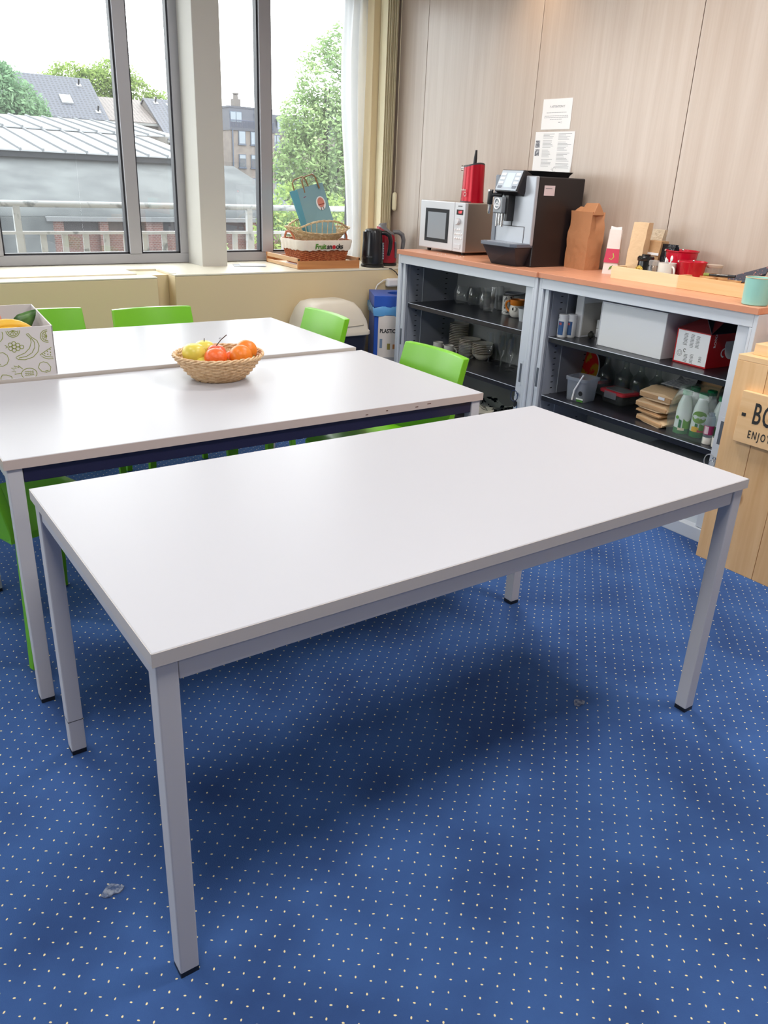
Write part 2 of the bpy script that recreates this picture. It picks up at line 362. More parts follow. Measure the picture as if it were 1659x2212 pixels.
# white curtain gathered at the right of window 2
def curtain():
    v = MB(); nx, nz = 60, 30; P = []
    for j in range(nz+1):
        t = j/nz; z = .862+t*(2.58-.862)
        xl = 3.955-.055*math.sin(PI*min(1, t*1.05))*0 + .03*math.sin(t*5.2+1.1) + .02*(1-t)
        for i in range(nx+1):
            u = i/nx; x = xl+(4.13-xl)*u
            y = 3.50+.022*math.sin(u*2*PI*3.2+.4*math.sin(t*3))+.01*math.sin(u*31+t*2)
            P.append((x, y, z))
    F = [(j*(nx+1)+i, j*(nx+1)+i+1, (j+1)*(nx+1)+i+1, (j+1)*(nx+1)+i) for j in range(nz) for i in range(nx)]
    v.add(P, F)
    m = bpy.data.materials.new('white_voile'); m.use_nodes = True; N = m.node_tree.nodes; L = m.node_tree.links; N.remove(N['Principled BSDF'])
    d = N.new('ShaderNodeBsdfDiffuse'); d.inputs[0].default_value = (.86, .87, .88, 1)
    t = N.new('ShaderNodeBsdfTranslucent'); t.inputs[0].default_value = (.9, .92, .94, 1)
    x = N.new('ShaderNodeMixShader'); x.inputs[0].default_value = .6; L.new(d.outputs[0], x.inputs[1]); L.new(t.outputs[0], x.inputs[2]); L.new(x.outputs[0], N['Material Output'].inputs[0])
    o = v.build('curtain', m, smooth=60)
    tag(o, 'white voile curtain gathered at the right edge of the window', 'curtain')
curtain()
# stacked vertical blind in the corner
bl = thing('vertical_blind', 'stack of cream vertical blind slats drawn into the corner', 'blind', (4.2, 3.37, .86))
M_VANE = mat('cream_vane', rgb(240, 230, 196), .6)
for k in range(7):
    x = -.045+.014*k
    MB().box(x, x+.0025, -.055-.004*(k % 3), .025, .03, 1.72).build('slat', M_VANE, bl)
B(-.06, .06, -.03, .02, 1.72, 1.745).build('headrail', M_VANE, bl)
cw = thing('cord_weight', 'small cream oval cord weight of the blind beside the wood wall', 'cord weight', (4.245, 3.28, 1.27))
MB().lathe([(.002, -.062), (.013, -.056), (.017, -.045), (.017, .045), (.013, .056), (.002, .062)], 16).build('weight', M_VANE, cw, smooth=50)
MB().tube([(0, 0, .06), (0, .005, .7), (0, .01, 1.36)], .0018, 6).build('cord', M_VANE, cw)

# ceiling lamps (the room's own lights, above the frame)
def ceiling_lamp(x, y, sx, sy, power, col, label):
    t = thing('ceiling_lamp', label, 'lamp', (x, y, RZ))
    MB().box(-sx/2-.02, sx/2+.02, -sy/2-.02, sy/2+.02, -.03, -.001).build('housing', M_WHITE, t)
    B(-sx/2, sx/2, -sy/2, sy/2, -.034, -.03).build('diffuser', mat('lit_diffuser', (1, 1, 1), .5, emit=((1, .97, .92), 3.)), t)
    a = area('lamp_light', (0, 0, -.04), (0, 0, 0), sx, sy, power, col); a.parent = t
for i, (x, y, pw) in enumerate(((3.15, -.95, 34), (.9, -.95, 32), (3.15, .95, 29), (.9, .95, 12), (.9, -2.8, 5), (3.15, -2.8, 6))):
    ceiling_lamp(x, y, .5, .5, pw, (1, .97, .94), ['ceiling panel lamp nearest the wooden crate', 'ceiling panel lamp above the front table corner', 'ceiling panel lamp in front of the cabinets', 'ceiling panel lamp above the middle table', 'ceiling panel lamp behind the viewer on the left', 'ceiling panel lamp behind the viewer on the right'][i])
sp = thing('spotlight', 'small warm downlight in the ceiling close to the wood wall', 'lamp', (4.08, 1.98, RZ))
MB().lathe([(.045, -.012), (.05, -.012), (.05, -.001), (.045, -.001)], 24).build('ring', M_CHROME, sp, smooth=30)
sl = bpy.data.lights.new('spot_light', 'SPOT'); sl.energy = 26; sl.color = (1, .68, .4); sl.spot_size = 1.9; sl.spot_blend = .9; sl.shadow_soft_size = .04
so = bpy.data.objects.new('spot_light', sl); COL.objects.link(so); so.parent = sp; so.location = (0, 0, -.02); so.rotation_euler = (0, .16, 0)

# ------------------------------------------------------------------ tables
def table(label, corner, th, L, W, h, rail_mat, edge_mat, seam=False, anchor='left'):
    """corner = near-left (or near-right) corner of the top"""
    ox = 0 if anchor == 'left' else -L
    t = thing('table', label, 'table', (corner[0], corner[1], 0), th)
    top = MB().box(ox, ox+L, 0, W, h-.027, h).build('tabletop', M_TOP, t, bevel=.0025)
    e = MB(); q = .0006
    e.box(ox-q, ox+L+q, -q, .0015, h-.0265, h-.0012); e.box(ox-q, ox+L+q, W-.0015, W+q, h-.0265, h-.0012)
    e.box(ox-q, ox+.0015, 0, W, h-.0265, h-.0012); e.box(ox+L-.0015, ox+L+q, 0, W, h-.0265, h-.0012)
    e.build('edge_band', edge_mat, top)
    lw = .038; i = .006; z1 = h-.027; zr = z1-.042
    for sx in (0, 1):
        for sy in (0, 1):
            x = ox+i if sx == 0 else ox+L-i-lw; y = i if sy == 0 else W-i-lw
            lg = B(x, x+lw, y, y+lw, .012, z1).build('leg', M_LEG, t, bevel=.003)
            B(x+.001, x+lw-.001, y+.001, y+lw-.001, 0, .012).build('foot', M_BLACK, lg)
            if seam and sx == 0 and sy == 1: B(x-.0004, x+lw+.0004, y-.0004, y+lw+.0004, .105, .1065).build('extension_joint', M_BLACK, lg)
    for y in (i+.004, W-i-.028):
        B(ox+i+lw+.0015, ox+L-i-lw-.0015, y, y+.024, zr, z1).build('rail', rail_mat, t, bevel=.002)
    for x in (ox+i+.004, ox+L-i-.028):
        B(x, x+.024, i+lw+.0015, W-i-lw-.0015, zr, z1).build('rail', rail_mat if rail_mat is not M_DARKRAIL else M_LEG, t, bevel=.002)
    return t
table('large white table with grey steel legs standing alone in front', (1.0865, -.5904), .0049, 1.6144, .8011, .74, M_LEG, M_EDGE, True)
t2 = table('white table with navy front rail carrying the fruit basket', (2.6518, .4265), -.0036, 1.5832, .8011, .74, M_DARKRAIL, mat('pinkish_edge_band', rgb(206, 188, 178), .4), anchor='right')
M_CHIP = mat('edge_chip', rgb(110, 80, 70), .8)
for (x, z, w_) in ((-.30, .722, .012), (-.25, .727, .016), (-.42, .724, .008), (-.5, .72, .01)): B(x, x+w_, -.0012, 0, z, z+.003).build('chip', M_CHIP, t2)
table('white table behind the fruit basket, closest to the windows', (2.6324, 1.2384), -.0036, 1.5832, .8011, .752, M_LEG, M_EDGE, anchor='right')
tag(MB().add([(0, 0, 0), (.012, .004, .003), (.004, .012, 0), (0, 0, .0012), (.012, .004, .0042), (.004, .012, .0012)], [(0, 1, 2), (3, 5, 4), (0, 3, 4, 1), (1, 4, 5, 2), (2, 5, 3, 0)]).build('paper_scrap', M_INK, loc=(2.17, 1.62, .7525)), 'tiny grey paper scrap lying on the table by the windows', 'paper scrap')

# ------------------------------------------------------------------ green chairs
def make_chair():
    t = thing('chair', 'x', 'chair', group='green plastic chairs')
    nu, nv = 10, 10; P = []
    for top in (0, 1):
        for j in range(nv+1):
            v = j/nv
            for i in range(nu+1):
                u = i/nu*2-1
                z = .445-.012*(1-u*u)*math.sin(PI*v)-.03*max(0, (v-.85)/.15)**2 - (0 if top else .022)
                P.append((u*(.205+.012*v), -.20+.42*v, z))
    n = (nu+1)*(nv+1); F = []
    for j in range(nv):
        for i in range(nu):
            a = j*(nu+1)+i; F.append((a, a+1, a+nu+2, a+nu+1)); F.append((n+a, n+a+nu+1, n+a+nu+2, n+a+1))
    rim = [i for i in range(nu+1)]+[j*(nu+1)+nu for j in range(1, nv+1)]+[nv*(nu+1)+i for i in range(nu-1, -1, -1)]+[j*(nu+1) for j in range(nv-1, 0, -1)]
    for k in range(len(rim)): a, b = rim[k], rim[(k+1) % len(rim)]; F.append((a, n+a, n+b, b))
    MB().add(P, F).build('seat', M_GREEN, t, smooth=50)
    rings = []
    for j in range(11):
        v = j/10; z = .43+.36*v; yb = -.195-.085*v**1.2; hw = .207-.012*v-(.010 if j == 10 else 0)*0
        fr = [(hw*(i/8*2-1), yb+.028*(i/8*2-1)**2, z) for i in range(9)]
        bk = [(hw*(i/8*2-1), yb-.03+.028*(i/8*2-1)**2, z) for i in range(8, -1, -1)]
        rings.append(fr+bk)
    MB().loft(rings).build('backrest', M_GREEN, t, smooth=40, bevel=.003)
    for sx in (-1, 1):
        for (y0, y1) in ((.155, .165), (-.15, -.185)):
            a = []
            for z, y, x, r in ((.435, y0, .18*sx, .019), (.2, (y0+y1)/2, .193*sx, .016), (0, y1, .205*sx, .013)):
                a.append([(x-r, y-r, z), (x+r, y-r, z), (x+r, y+r, z), (x-r, y+r, z)])
            MB().loft(a).build('leg', M_GREEN, t, bevel=.003)
    return t
ch = make_chair()
spots = [((2.54, .905), PI/2, 'green plastic chair at the right end of the fruit basket table, before the glassware'),
         ((2.585, 1.855), PI/2, 'green plastic chair in front of the cream dome bin'),
         ((2.11, 2.02), PI, 'green plastic chair under the window, right one behind the far table'),
         ((1.605, 2.13), PI, 'green plastic chair under the window, partly hidden by the fruit print box'),
         ((1.215, .885), -PI/2+.31, 'green plastic chair at the left picture edge, tucked under the fruit basket table')]
for i, (p, rz, lb) in enumerate(spots):
    if i == 0: ch.location = (*p, 0); ch.rotation_euler = (0, 0, rz); ch['label'] = lb
    else: copy_thing(ch, (*p, 0), rz, lb)

# ------------------------------------------------------------------ tambour cabinets
CZ = 1.0236
def cabinet(label, loc, wd, D=.45, white_inside=False):
    t = thing('storage_cabinet', label, 'cabinet', loc, FX)
    h = wd/2; zt = CZ-.026
    tp = B(-h-.001, h+.001, -.012, D+.02, zt, CZ).build('worktop', M_CTOP, t, bevel=.002)
    B(-h-.0012, h+.0012, -.0126, -.010, zt+.001, CZ-.0015).build('edge_band', M_CTOPE, tp)
    for s in (-1, 1):
        B(min(s*h, s*(h-.018)), max(s*h, s*(h-.018)), .0, D, 0, zt).build('side_panel', M_CAB, t, bevel=.002)
        x0, x1 = sorted((s*(h-.018), s*(h-.03)))
        B(x0, x1, 0, .05, .06, zt-.0525).build('front_post', M_CAB, t, bevel=.002)
        # retracted tambour shutter: leading edge bar with a recessed grip and the rolled slats behind
        a, b = sorted((s*(h-.036), s*(h-(.088 if s == 1 else .060))))
        td = B(a, b, .012, .03, .062, zt-.052).build('shutter', M_CAB, t, bevel=.002)
        xc = (a+b)/2
        B(xc-.008, xc+.008, .0105, .0125, .45, .55).build('grip', mat('grip_grey', rgb(84, 90, 100), .5), td)
        B(xc-.0115, xc+.0115, .0108, .0122, .432, .568).build('grip_frame', M_CAB, td)
        if s == 1: MB().lathe([(.009, 0), (.009, .006)], 16).build('lock', M_CHROME, td, loc=(xc, .012, .385)).rotation_euler = (PI/2, 0, 0)
        for k in range(2):
            x = s*(h-.036-.012*k); B(min(x, x-s*.008), max(x, x-s*.008), .034, .055, .062, zt-.052).build('shutter_slat', M_CABIN, td)
        x0, x1 = sorted((s*(h-.060), s*(h-.064)))
        ip = B(x0, x1, .045, D-.02, .06, zt-.05).build('inner_panel', M_CABIN, t)
        sl = MB(); xi = s*(h-.0645)
        for y in (.10, .33):
            for k in range(26): sl.box(min(xi, xi+s*.0005), max(xi, xi+s*.0005), y, y+.016, .12+.0315*k, .1245+.0315*k)
        sr = sl.build('slot_row', M_SLOT, ip); sr['kind'] = 'stuff'
        B(min(xi, xi-s*.002), max(xi, xi-s*.002), .15, .153, .07, zt-.055).build('seam', M_CAB, ip)
    B(-h+.018, h-.018, D-.02, D-.002, .0, zt).build('back_panel', M_CABBACK, t)
    B(-h+.018, h-.018, 0, .05, zt-.052, zt).build('top_rail', M_CAB, t, bevel=.002)
    B(-h+.018, h-.018, 0, .045, 0, .06).build('plinth', M_CAB, t, bevel=.002)
    B(-h+.018, h-.018, .045, D-.02, .05, .098).build('bottom_shelf', M_CAB if white_inside else M_SHELF, t)
    B(-h+.018, h-.018, .05, D-.02, zt-.012, zt-.002).build('top_panel', M_CABIN, t)
    for z in (.712, .407):
        s_ = B(-h+.066, h-.066, .042, D-.022, z-.028, z).build('shelf', M_SHELF, t, bevel=.0015)
        B(-h+.066, h-.066, .0405, .042, z-.003, z).build('shelf_lip', M_CAB, s_)
    return t
cabinet('grey open cabinet full of glassware and plates under the microwave', (3.758, 1.918, 0), 1.204)
cabinet('grey open cabinet holding cartons and milk bottles beside the wooden crate', (3.768, .7135, 0), 1.196, white_inside=True)
S1, S2, S0 = .712, .407, .098
def keys(loc, lab, fob):
    k = thing('key_ring', lab, 'keys', loc, FX)
    MB().tube([(0, -.002, 0), (0, -.010, -.002), (0, -.012, -.012)], .0025, 6).build('key_shank', M_CHROME, k, smooth=60)
    MB().tube([(.014*math.cos(a), -.013, -.02+.014*math.sin(a)) for a in [2*PI*i/20 for i in range(20)]], .0012, 6, True).build('ring', M_CHROME, k, smooth=60)
    MB().tube([(-.012+.026*math.cos(a), -.016, -.012+.03*math.sin(a)) for a in [2*PI*i/24 for i in range(24)]], .0024, 6, True).build('loop', fob, k, smooth=60)
    MB().prism([(-.008, -.035), (.008, -.035), (.009, -.065), (0, -.072), (-.009, -.065)], -.018, -.014).build('fob', M_BLACK, k, bevel=.001)
    MB().prism([(.004, -.038), (.012, -.04), (.02, -.085), (.012, -.088)], -.013, -.011).build('key', M_CHROME, k)
keys((3.77, 1.379, .385), 'bunch of keys with dark blue loop hanging from the glassware cabinet lock', mat('navy_loop', rgb(30, 45, 80), .5))
keys((3.78, .179, .385), 'bunch of keys with grey loop hanging from the carton cabinet lock', mat('grey_loop', rgb(170, 175, 180), .5))

# --- glassware, cabinet 1 top shelf
def lathe_thing(name, label, cat, loc, prof, m, part, group=None, n=28, smooth=40, cap=(True, False)):
    t = thing(name, label, cat, loc, 0, group)
    MB().lathe(prof, n, cap=cap).build(part, m, t, smooth=smooth)
    return t
stemless = [(.022, 0), (.03, .002), (.044, .025), (.049, .05), (.046, .08), (.036, .112), (.0345, .112), (.044, .08), (.0465, .05), (.042, .026), (.028, .008), (.001, .006)]
for (p, s, lb) in (((4.10, 2.30), 1., 'large stemless wine glass, leftmost on the upper glassware shelf'), ((4.13, 2.215), .98, 'stemless wine glass standing behind the leftmost one'), ((4.15, 2.13), .82, 'small stemless glass, left one of the middle pair'), ((4.10, 2.075), .82, 'small stemless glass beside the stacked tumblers')):
    g = lathe_thing('stemless_glass', lb, 'glass', (*p, S1), [(r*s, z*s) for r, z in stemless], M_GLASS, 'bowl', 'stemless glasses on the upper shelf')
def tumbler(label, p, z):
    t = thing('tumbler', label, 'glass', (*p, z), 0, 'faceted tumblers')
    n = 20; rings = []
    for r, zz, fc in ((.029, 0, .0), (.030, .004, 1), (.033, .04, 1), (.035, .055, 0), (.039, .088, 0), (.0365, .088, 0), (.033, .055, 0), (.029, .012, 0), (.001, .01, 0)):
        rings.append([((r+(.0016 if (i % 2 and fc) else 0))*math.cos(2*PI*i/n), (r+(.0016 if (i % 2 and fc) else 0))*math.sin(2*PI*i/n), zz) for i in range(n)])
    MB().loft(rings, (True, False)).build('bowl', M_GLASS, t, smooth=25)
for j, (p, a) in enumerate((((4.05, 1.985), 'front'), ((4.16, 1.99), 'rear'))):
    tumbler('faceted tumbler at the bottom of the %s stack' % a, p, S1); tumbler('faceted tumbler nested on top of the %s stack' % a, p, S1+.052)
tumbler('faceted tumbler standing behind the patterned mug', (4.16, 1.895), S1)
t = thing('glass_lid', 'grey metal rim glass dish above the patterned mug', 'dish', (4.13, 1.86, S1+.108))
MB().lathe([(.03, 0), (.058, .012), (.06, .016), (.056, .014), (.001, .004)], 28).build('rim', M_CABIN, t, smooth=40)
t = thing('mug', 'tall white mug with grey floral print on the upper glassware shelf', 'mug', (4.10, 1.875, S1))
MB().lathe([(.028, 0), (.031, .003), (.033, .108), (.030, .108), (.028, .006), (.001, .005)], 28).build('body', mat('grey_floral_print', rgb(215, 215, 212), .3, vary=(60, rgb(95, 95, 98), .56, .6)), t, smooth=40)
MB().tube([(.031*math.cos(1)+.02*math.sin(a), -.03-.022*math.sin(a), .055+.032*math.cos(a)) for a in [PI*i/10 for i in range(11)]], .004, 8).build('handle', M_CERAM, t, smooth=60)
t = thing('mug', 'round white mug with orange rim and orange handle', 'mug', (4.075, 1.77, S1))
MB().lathe([(.026, 0), (.036, .008), (.043, .03), (.042, .055), (.037, .07), (.035, .07), (.04, .05), (.04, .03), (.001, .006)], 28).build('body', M_CERAM, t, smooth=40)
M_OR = mat('orange_glaze', rgb(225, 130, 35), .3)
MB().lathe([(.0372, .068), (.040, .072), (.042, .10), (.0395, .10), (.036, .07)], 28, cap=(False, False)).build('rim_band', M_OR, t, smooth=40)
MB().tube([(-.018-.006*math.cos(a), .038+.034*math.sin(a), .058+.030*math.cos(a)) for a in [PI*i/12 for i in range(13)]], .0065, 8).build('handle', M_OR, t, smooth=60)
MB().sphere((-.040, -.012, .05), .009, sc=(.5, 1, 1)).build('painted_eye', M_INKB, t, smooth=60)
MB().sphere((-.036, -.02, .05), .014, sc=(.5, 1, 1)).build('knob', M_CERAM, t, smooth=60)
t = thing('cup', 'pale cup half hidden behind the shutter bar on the upper shelf', 'cup', (4.02, 1.65, S1))
MB().lathe([(.025, 0), (.036, .07), (.034, .07), (.022, .004), (.001, .004)], 24).build('body', mat('pale_grey_glaze', rgb(200, 205, 210), .25), t, smooth=40)

# --- cabinet 1 middle shelf
plate_prof = [(.030, 0), (.036, .001), (.062, .009), (.0625, .011), (.05, .0075), (.036, .0035), (.001, .003)]
pm = None
M_PLATE = mat('plate_glaze', rgb(236, 228, 214), .22)
ORD = ['topmost', 'second', 'third', 'fourth', 'fifth', 'sixth', 'seventh', 'eighth', 'ninth', 'tenth', 'eleventh', 'twelfth', 'thirteenth', 'fourteenth', 'fifteenth', 'sixteenth', 'lowest']
def ordn(k, n):
    i = n-1-k
    return 'topmost' if i == 0 else 'lowest' if k == 0 else ORD[i]+' from the top'
def plates(p, n, s, dz, lab, grp):
    src = None
    for k in range(n):
        if src is None:
            t = thing('plate', lab % ordn(k, n), 'plate', (*p, S2), 0, grp)
            MB().lathe([(r*s, z*s) for r, z in plate_prof], 32).build('dish', M_PLATE, t, smooth=40); src = t
        else: copy_thing(src, (*p, S2+dz*k), None, lab % ordn(k, n))
plates((4.115, 2.315), 17, 1.0, .0105, 'small cream plate, %s in the tallest stack', 'plates in the tallest stack')
plates((4.10, 2.185), 11, 1.08, .0095, 'cream plate, %s in the medium height stack', 'plates in the medium stack')
t = thing('bowl', 'cream bowl carrying the lowest stack of saucers', 'bowl', (4.10, 2.06, S2))
MB().lathe([(.03, 0), (.034, .002), (.06, .03), (.062, .034), (.058, .032), (.03, .008), (.001, .006)], 32).build('body', M_PLATE, t, smooth=40)
src = None
for k in range(7):
    if src is None:
        t = thing('saucer', 'cream saucer, %s in the low stack by the flutes' % ordn(k, 7), 'saucer', (4.10, 2.06, S2+.028), 0, 'saucers in the low stack')
        MB().lathe([(r*1.04, z) for r, z in plate_prof], 32).build('dish', M_PLATE, t, smooth=40); src = t
    else: copy_thing(src, (4.10, 2.06, S2+.028+.0105*k), None, 'cream saucer, %s in the low stack by the flutes' % ordn(k, 7))
def mug(loc, label, rz, r=.032, h=.072, m=M_CERAM, grp=None, name='mug'):
    t = thing(name, label, 'mug', loc, rz, grp)
    MB().lathe([(r*.93, 0), (r, .003), (r, h), (r-.003, h), (r-.003, .006), (.001, .005)], 28).build('body', m, t, smooth=40)
    MB().tube([(r-.003+.022*math.sin(a), 0, h*.52+h*.3*math.cos(a)) for a in [PI*i/12 for i in range(13)]], .0045, 8).build('handle', m, t, smooth=60)
    return t
mug((3.955, 2.32, S2), 'white mug on the middle shelf, left one behind the green chair', -1.0)
mug((3.95, 2.205, S2), 'white mug on the middle shelf next to the glass jug', -1.0)
t = thing('jug', 'glass jug with handle in front of the saucers', 'jug', (3.975, 2.085, S2), -1.)
MB().lathe([(.034, 0), (.036, .004), (.034, .06), (.04, .098), (.0385, .098), (.032, .06), (.033, .006), (.001, .005)], 28).build('body', M_GLASS, t, smooth=40)
MB().tube([(.035+.03*math.sin(a), 0, .052+.036*math.cos(a)) for a in [PI*i/12 for i in range(13)]], .0045, 8).build('handle', M_GLASS, t, smooth=60)
def flute(p, label, wine=False):
    t = thing('champagne_flute' if not wine else 'wine_glass', label, 'glass', (*p, S2), 0, 'stemmed glasses on the middle shelf')
    if wine: pr = [(.03, .0), (.031, .0015), (.006, .006), (.0038, .015), (.0038, .07), (.008, .077), (.024, .10), (.029, .125), (.027, .165), (.0255, .165), (.0275, .125), (.022, .1), (.001, .078)]
    else: pr = [(.028, 0), (.029, .0015), (.006, .005), (.0036, .012), (.0036, .052), (.009, .062), (.018, .085), (.0225, .12), (.021, .185), (.0198, .185), (.0212, .12), (.017, .087), (.001, .064)]
    MB().lathe(pr, 24).build('bowl_and_stem', M_GLASS, t, smooth=40)
for p, lb in (((4.07, 1.965), 'leftmost stemmed glass beside the saucers'), ((4.15, 1.985), 'stemmed glass behind the leftmost one'), ((4.07, 1.855), 'stemmed glass at the front of the flute group'), ((4.10, 1.80), 'stemmed glass second from the front in the flute group'), ((4.14, 1.745), 'stemmed glass nearest the shutter bar'), ((4.165, 1.905), 'stemmed glass at the back of the flute group'), ((4.175, 1.835), 'stemmed glass in the back right of the flute group'), ((4.03, 1.735), 'stemmed glass behind the hanging keys')):
    flute(p, lb)
# --- cabinet 1 bottom
t = thing('bowl', 'large shallow bowl with black and white leaf pattern on the cabinet bottom', 'bowl', (4.10, 1.90, S0))
MB().lathe([(.06, 0), (.065, .003), (.12, .07), (.128, .074), (.117, .068), (.06, .01), (.001, .008)], 40).build('body', mat('leaf_pattern_glaze', rgb(205, 210, 205), .25, vary=(28, rgb(25, 35, 45), .52, .55)), t, smooth=40)
t = thing('bowl', 'plain cream bowl in front of the patterned bowl', 'bowl', (3.94, 1.87, S0))
MB().lathe([(.04, 0), (.045, .003), (.09, .05), (.094, .055), (.087, .05), (.04, .01), (.001, .008)], 36).build('body', M_PLATE, t, smooth=40)
for k in range(4):
    t = thing('dinner_plate', 'cream dinner plate, %s in the pile on the cabinet bottom' % ordn(k, 4), 'plate', (3.935, 2.10, S0+.011*k), 0, 'dinner plates on the cabinet bottom')
    MB().lathe([(r*1.45, z*1.3) for r, z in plate_prof], 36).build('dish', M_PLATE, t, smooth=40)
t = thing('dinner_plate', 'single white plate behind the cream bowls', 'plate', (4.10, 2.13, S0))
MB().lathe([(r*1.6, z*1.8) for r, z in plate_prof], 36).build('dish', M_CERAM, t, smooth=40)

# --- cabinet 2 upper shelf
for p, lb in (((3.872, 1.215), 'white plastic canister with blue label'), ((3.912, 1.195), 'plain white canister right of the blue label one')):
    t = thing('canister', lb, 'canister', (*p, S1), FX+.3)
    MB().lathe([(.023, 0), (.025, .003), (.025, .088), (.022, .094), (.022, .096)], 28).build('body', M_WHITE, t, smooth=40)
    MB().lathe([(.0245, .096), (.0245, .112), (.022, .114)], 28).build('cap', M_WHITE, t, smooth=40)
    if 'blue' in lb:
        L_ = MB(); n = 10
        L_.loft([[(.0254*math.cos(a), .0254*math.sin(a), z) for a in [-PI/2-.6+1.2*i/n for i in range(n+1)]] for z in (.012, .08)], (False, False), False); L_.build('label', mat('blue_label', rgb(62, 98, 150), .4), t)
        L_ = MB(); L_.loft([[(.0257*math.cos(a), .0257*math.sin(a), z) for a in [-PI/2-.35+.5*i/n for i in range(n+1)]] for z in (.062, .074)], (False, False), False); L_.build('label_strip', mat('red_label', rgb(200, 90, 90), .4), t)
t = thing('box', 'tall narrow white box behind the canisters', 'box', (3.935, 1.205, S1), FX)
B(-.005, .043, .012, .24, 0, .222).build('carton', M_WHITE, t, bevel=.002)
B(.0432, .0445, .02, .23, .01, .17).build('side_flap', mat('card_shadow', rgb(205, 200, 192), .6), t)  # darker sheet paints the shaded side of the white box
for k in range(2):
    t = thing('box', ('lower', 'upper')[k]+' of two small white boxes stacked beside the big carton', 'box', (4.04, 1.075, S1+.045*k), FX)
    B(-.065, .06, 0, .12, 0, .043).build('carton', M_WHITE, t, bevel=.002)
t = thing('ball', 'small dark round pot in front of the small white boxes', 'pot', (3.99, 1.125, S1))
MB().sphere((0, 0, .0165), .0165).build('body', mat('dark_olive', rgb(45, 45, 38), .6), t, smooth=60)
MB().lathe([(.006, .031), (.007, .036), (.001, .037)], 12).build('knob', M_BLACK, t)
t = thing('carton', 'big white cardboard carton on the upper shelf', 'carton', (3.885, .80, S1), FX)
B(-.188, .188, 0, .33, 0, .205).build('body', M_WHITE, t, bevel=.003)
B(-.190, .190, -.002, .165, .205, .2095).build('flap', M_WHITE, t, bevel=.001); B(-.190, .190, .168, .332, .205, .2085).build('flap', M_WHITE, t, bevel=.001)
B(-.190, -.188, -.002, .33, .0, .207).build('side_flap', M_WHITE, t)
t = thing('carton', 'red and white coffee carton with open flap', 'carton', (3.915, .485, S1), FX-.06)
M_REDC = mat('red_print_card', rgb(196, 24, 34), .4)
B(-.088, .092, 0, .30, 0, .15).build('body', M_REDC, t, bevel=.002)
B(-.080, .090, -.0012, 0, .008, .146).build('front_print', M_WHITE, t)
mg = mat('print_grey', rgb(150, 150, 150), .6)
q = MB()
for (x, z, wd, n) in ((-.035, .135, .022, 9), (.0, .135, .02, 10), (.03, .132, .02, 9), (-.02, .045, .02, 6), (.012, .05, .018, 7)):
    for k in range(n): q.box(x-wd/2*(1-.3*(k % 3 == 0)), x+wd/2*(1-.2*(k % 2)), -.0018, -.0012, z-.006*k-.003, z-.006*k)
q.build('small_print', mg, t)
text('330', .018, mg, t, (.058, -.002, .035), (PI/2, -PI/2, 0))
MB().ribbon(arc(-.055, .045, .013, .013, 0, 2*PI), .0016, -.0016, True).ribbon(arc(-.055, .045, .007, .007, 0, 2*PI), .0014, -.0016, True).ribbon(arc(-.03, .06, .006, .007, .5, 5.5), .003, -.0016).build('recycling_mark', mat('print_dark', rgb(70, 70, 60), .6), t)
s_ = MB(); s_.M = Matrix.Translation((.0925, .16, .085)) @ Matrix.Rotation(PI/2, 4, 'Z')
pts = arc(0, 0, .05, .052, PI*1.05, PI*1.95, 18)+[(.055, .012), (.05, .03), (-.05, .03), (-.055, .012)]
s_.prism(pts, -.0012, 0); s_.ribbon(arc(-.052, -.02, .02, .018, PI*.5, PI*1.5, 12), .007, -.0012)
s_.build('cup_print', M_WHITE, t)
text('ROOD', .02, M_WHITE, t, (.0935, .035, .12), (PI/2, -PI/2, PI/2))
MB().prism([(-.088, .15), (.092, .15), (.092, .152), (-.088, .152)], .29, .30).build('rear_edge', M_REDC, t)
f1 = MB().add([(-.088, 0, .15), (.092, 0, .15), (.07, .10, .195), (-.05, .10, .19)], [(0, 1, 2, 3)]); f1.build('flap', mat('flap_inside', rgb(120, 40, 44), .6), t, solid=.003)
f2 = MB().add([(.092, .0, .15), (.092, .30, .15), (.0, .28, .20), (.01, .06, .205)], [(0, 1, 2, 3)]); f2.build('flap', mat('dark_flap', rgb(52, 54, 66), .6), t, solid=.003)

# --- cabinet 2 lower shelf
t = thing('tub', 'clear square plastic tub with a straw standing in it', 'tub', (3.925, 1.08, S2), FX+.12)
def sqring(w_, r, z): return [(x, y, z) for x, y in rrect(w_, w_, r)]
MB().loft([sqring(.108, .018, 0), sqring(.112, .02, .004), sqring(.124, .022, .118), sqring(.121, .021, .118), sqring(.109, .019, .006)], (True, True)).build('body', M_PLASTCLEAR, t, smooth=40)
MB().loft([sqring(.126, .022, .104), sqring(.134, .024, .106), sqring(.136, .024, .121), sqring(.124, .022, .123), sqring(.120, .02, .12)], (False, False)).build('rim', M_PLASTCLEAR, t, smooth=40)
MB().tube([(-.01, -.06, .006), (.0, -.063, .06), (.045, -.066, .145)], .0045, 8).build('straw', M_WHITE, t, smooth=60)
B(.016, .054, -.0592, -.0572, .004, .022).build('label', mat('label_green', rgb(60, 120, 40), .5), t)
MB().lathe([(.0, 0), (.012, 0), (.012, .001), (0, .001)], 20).build('label_badge', M_BLACK, t, loc=(.037, -.0605, .048)).rotation_euler = (PI/2, 0, 0)
text('BANANO', .010, M_WHITE, t, (.035, -.0602, .019), bold=.0004)
t = thing('tray_plate', 'round red and yellow patterned tin tray leaning against the cabinet side', 'tray', (4.10, 1.245, S2+.115), FX)
rt = MB(); rt.M = Matrix.Rotation(-.22, 4, 'X') @ Matrix.Rotation(PI/2, 4, 'X')
rt.lathe([(.001, 0), (.105, 0), (.113, .006), (.1155, .006), (.106, -.003), (.001, -.003)], 40)
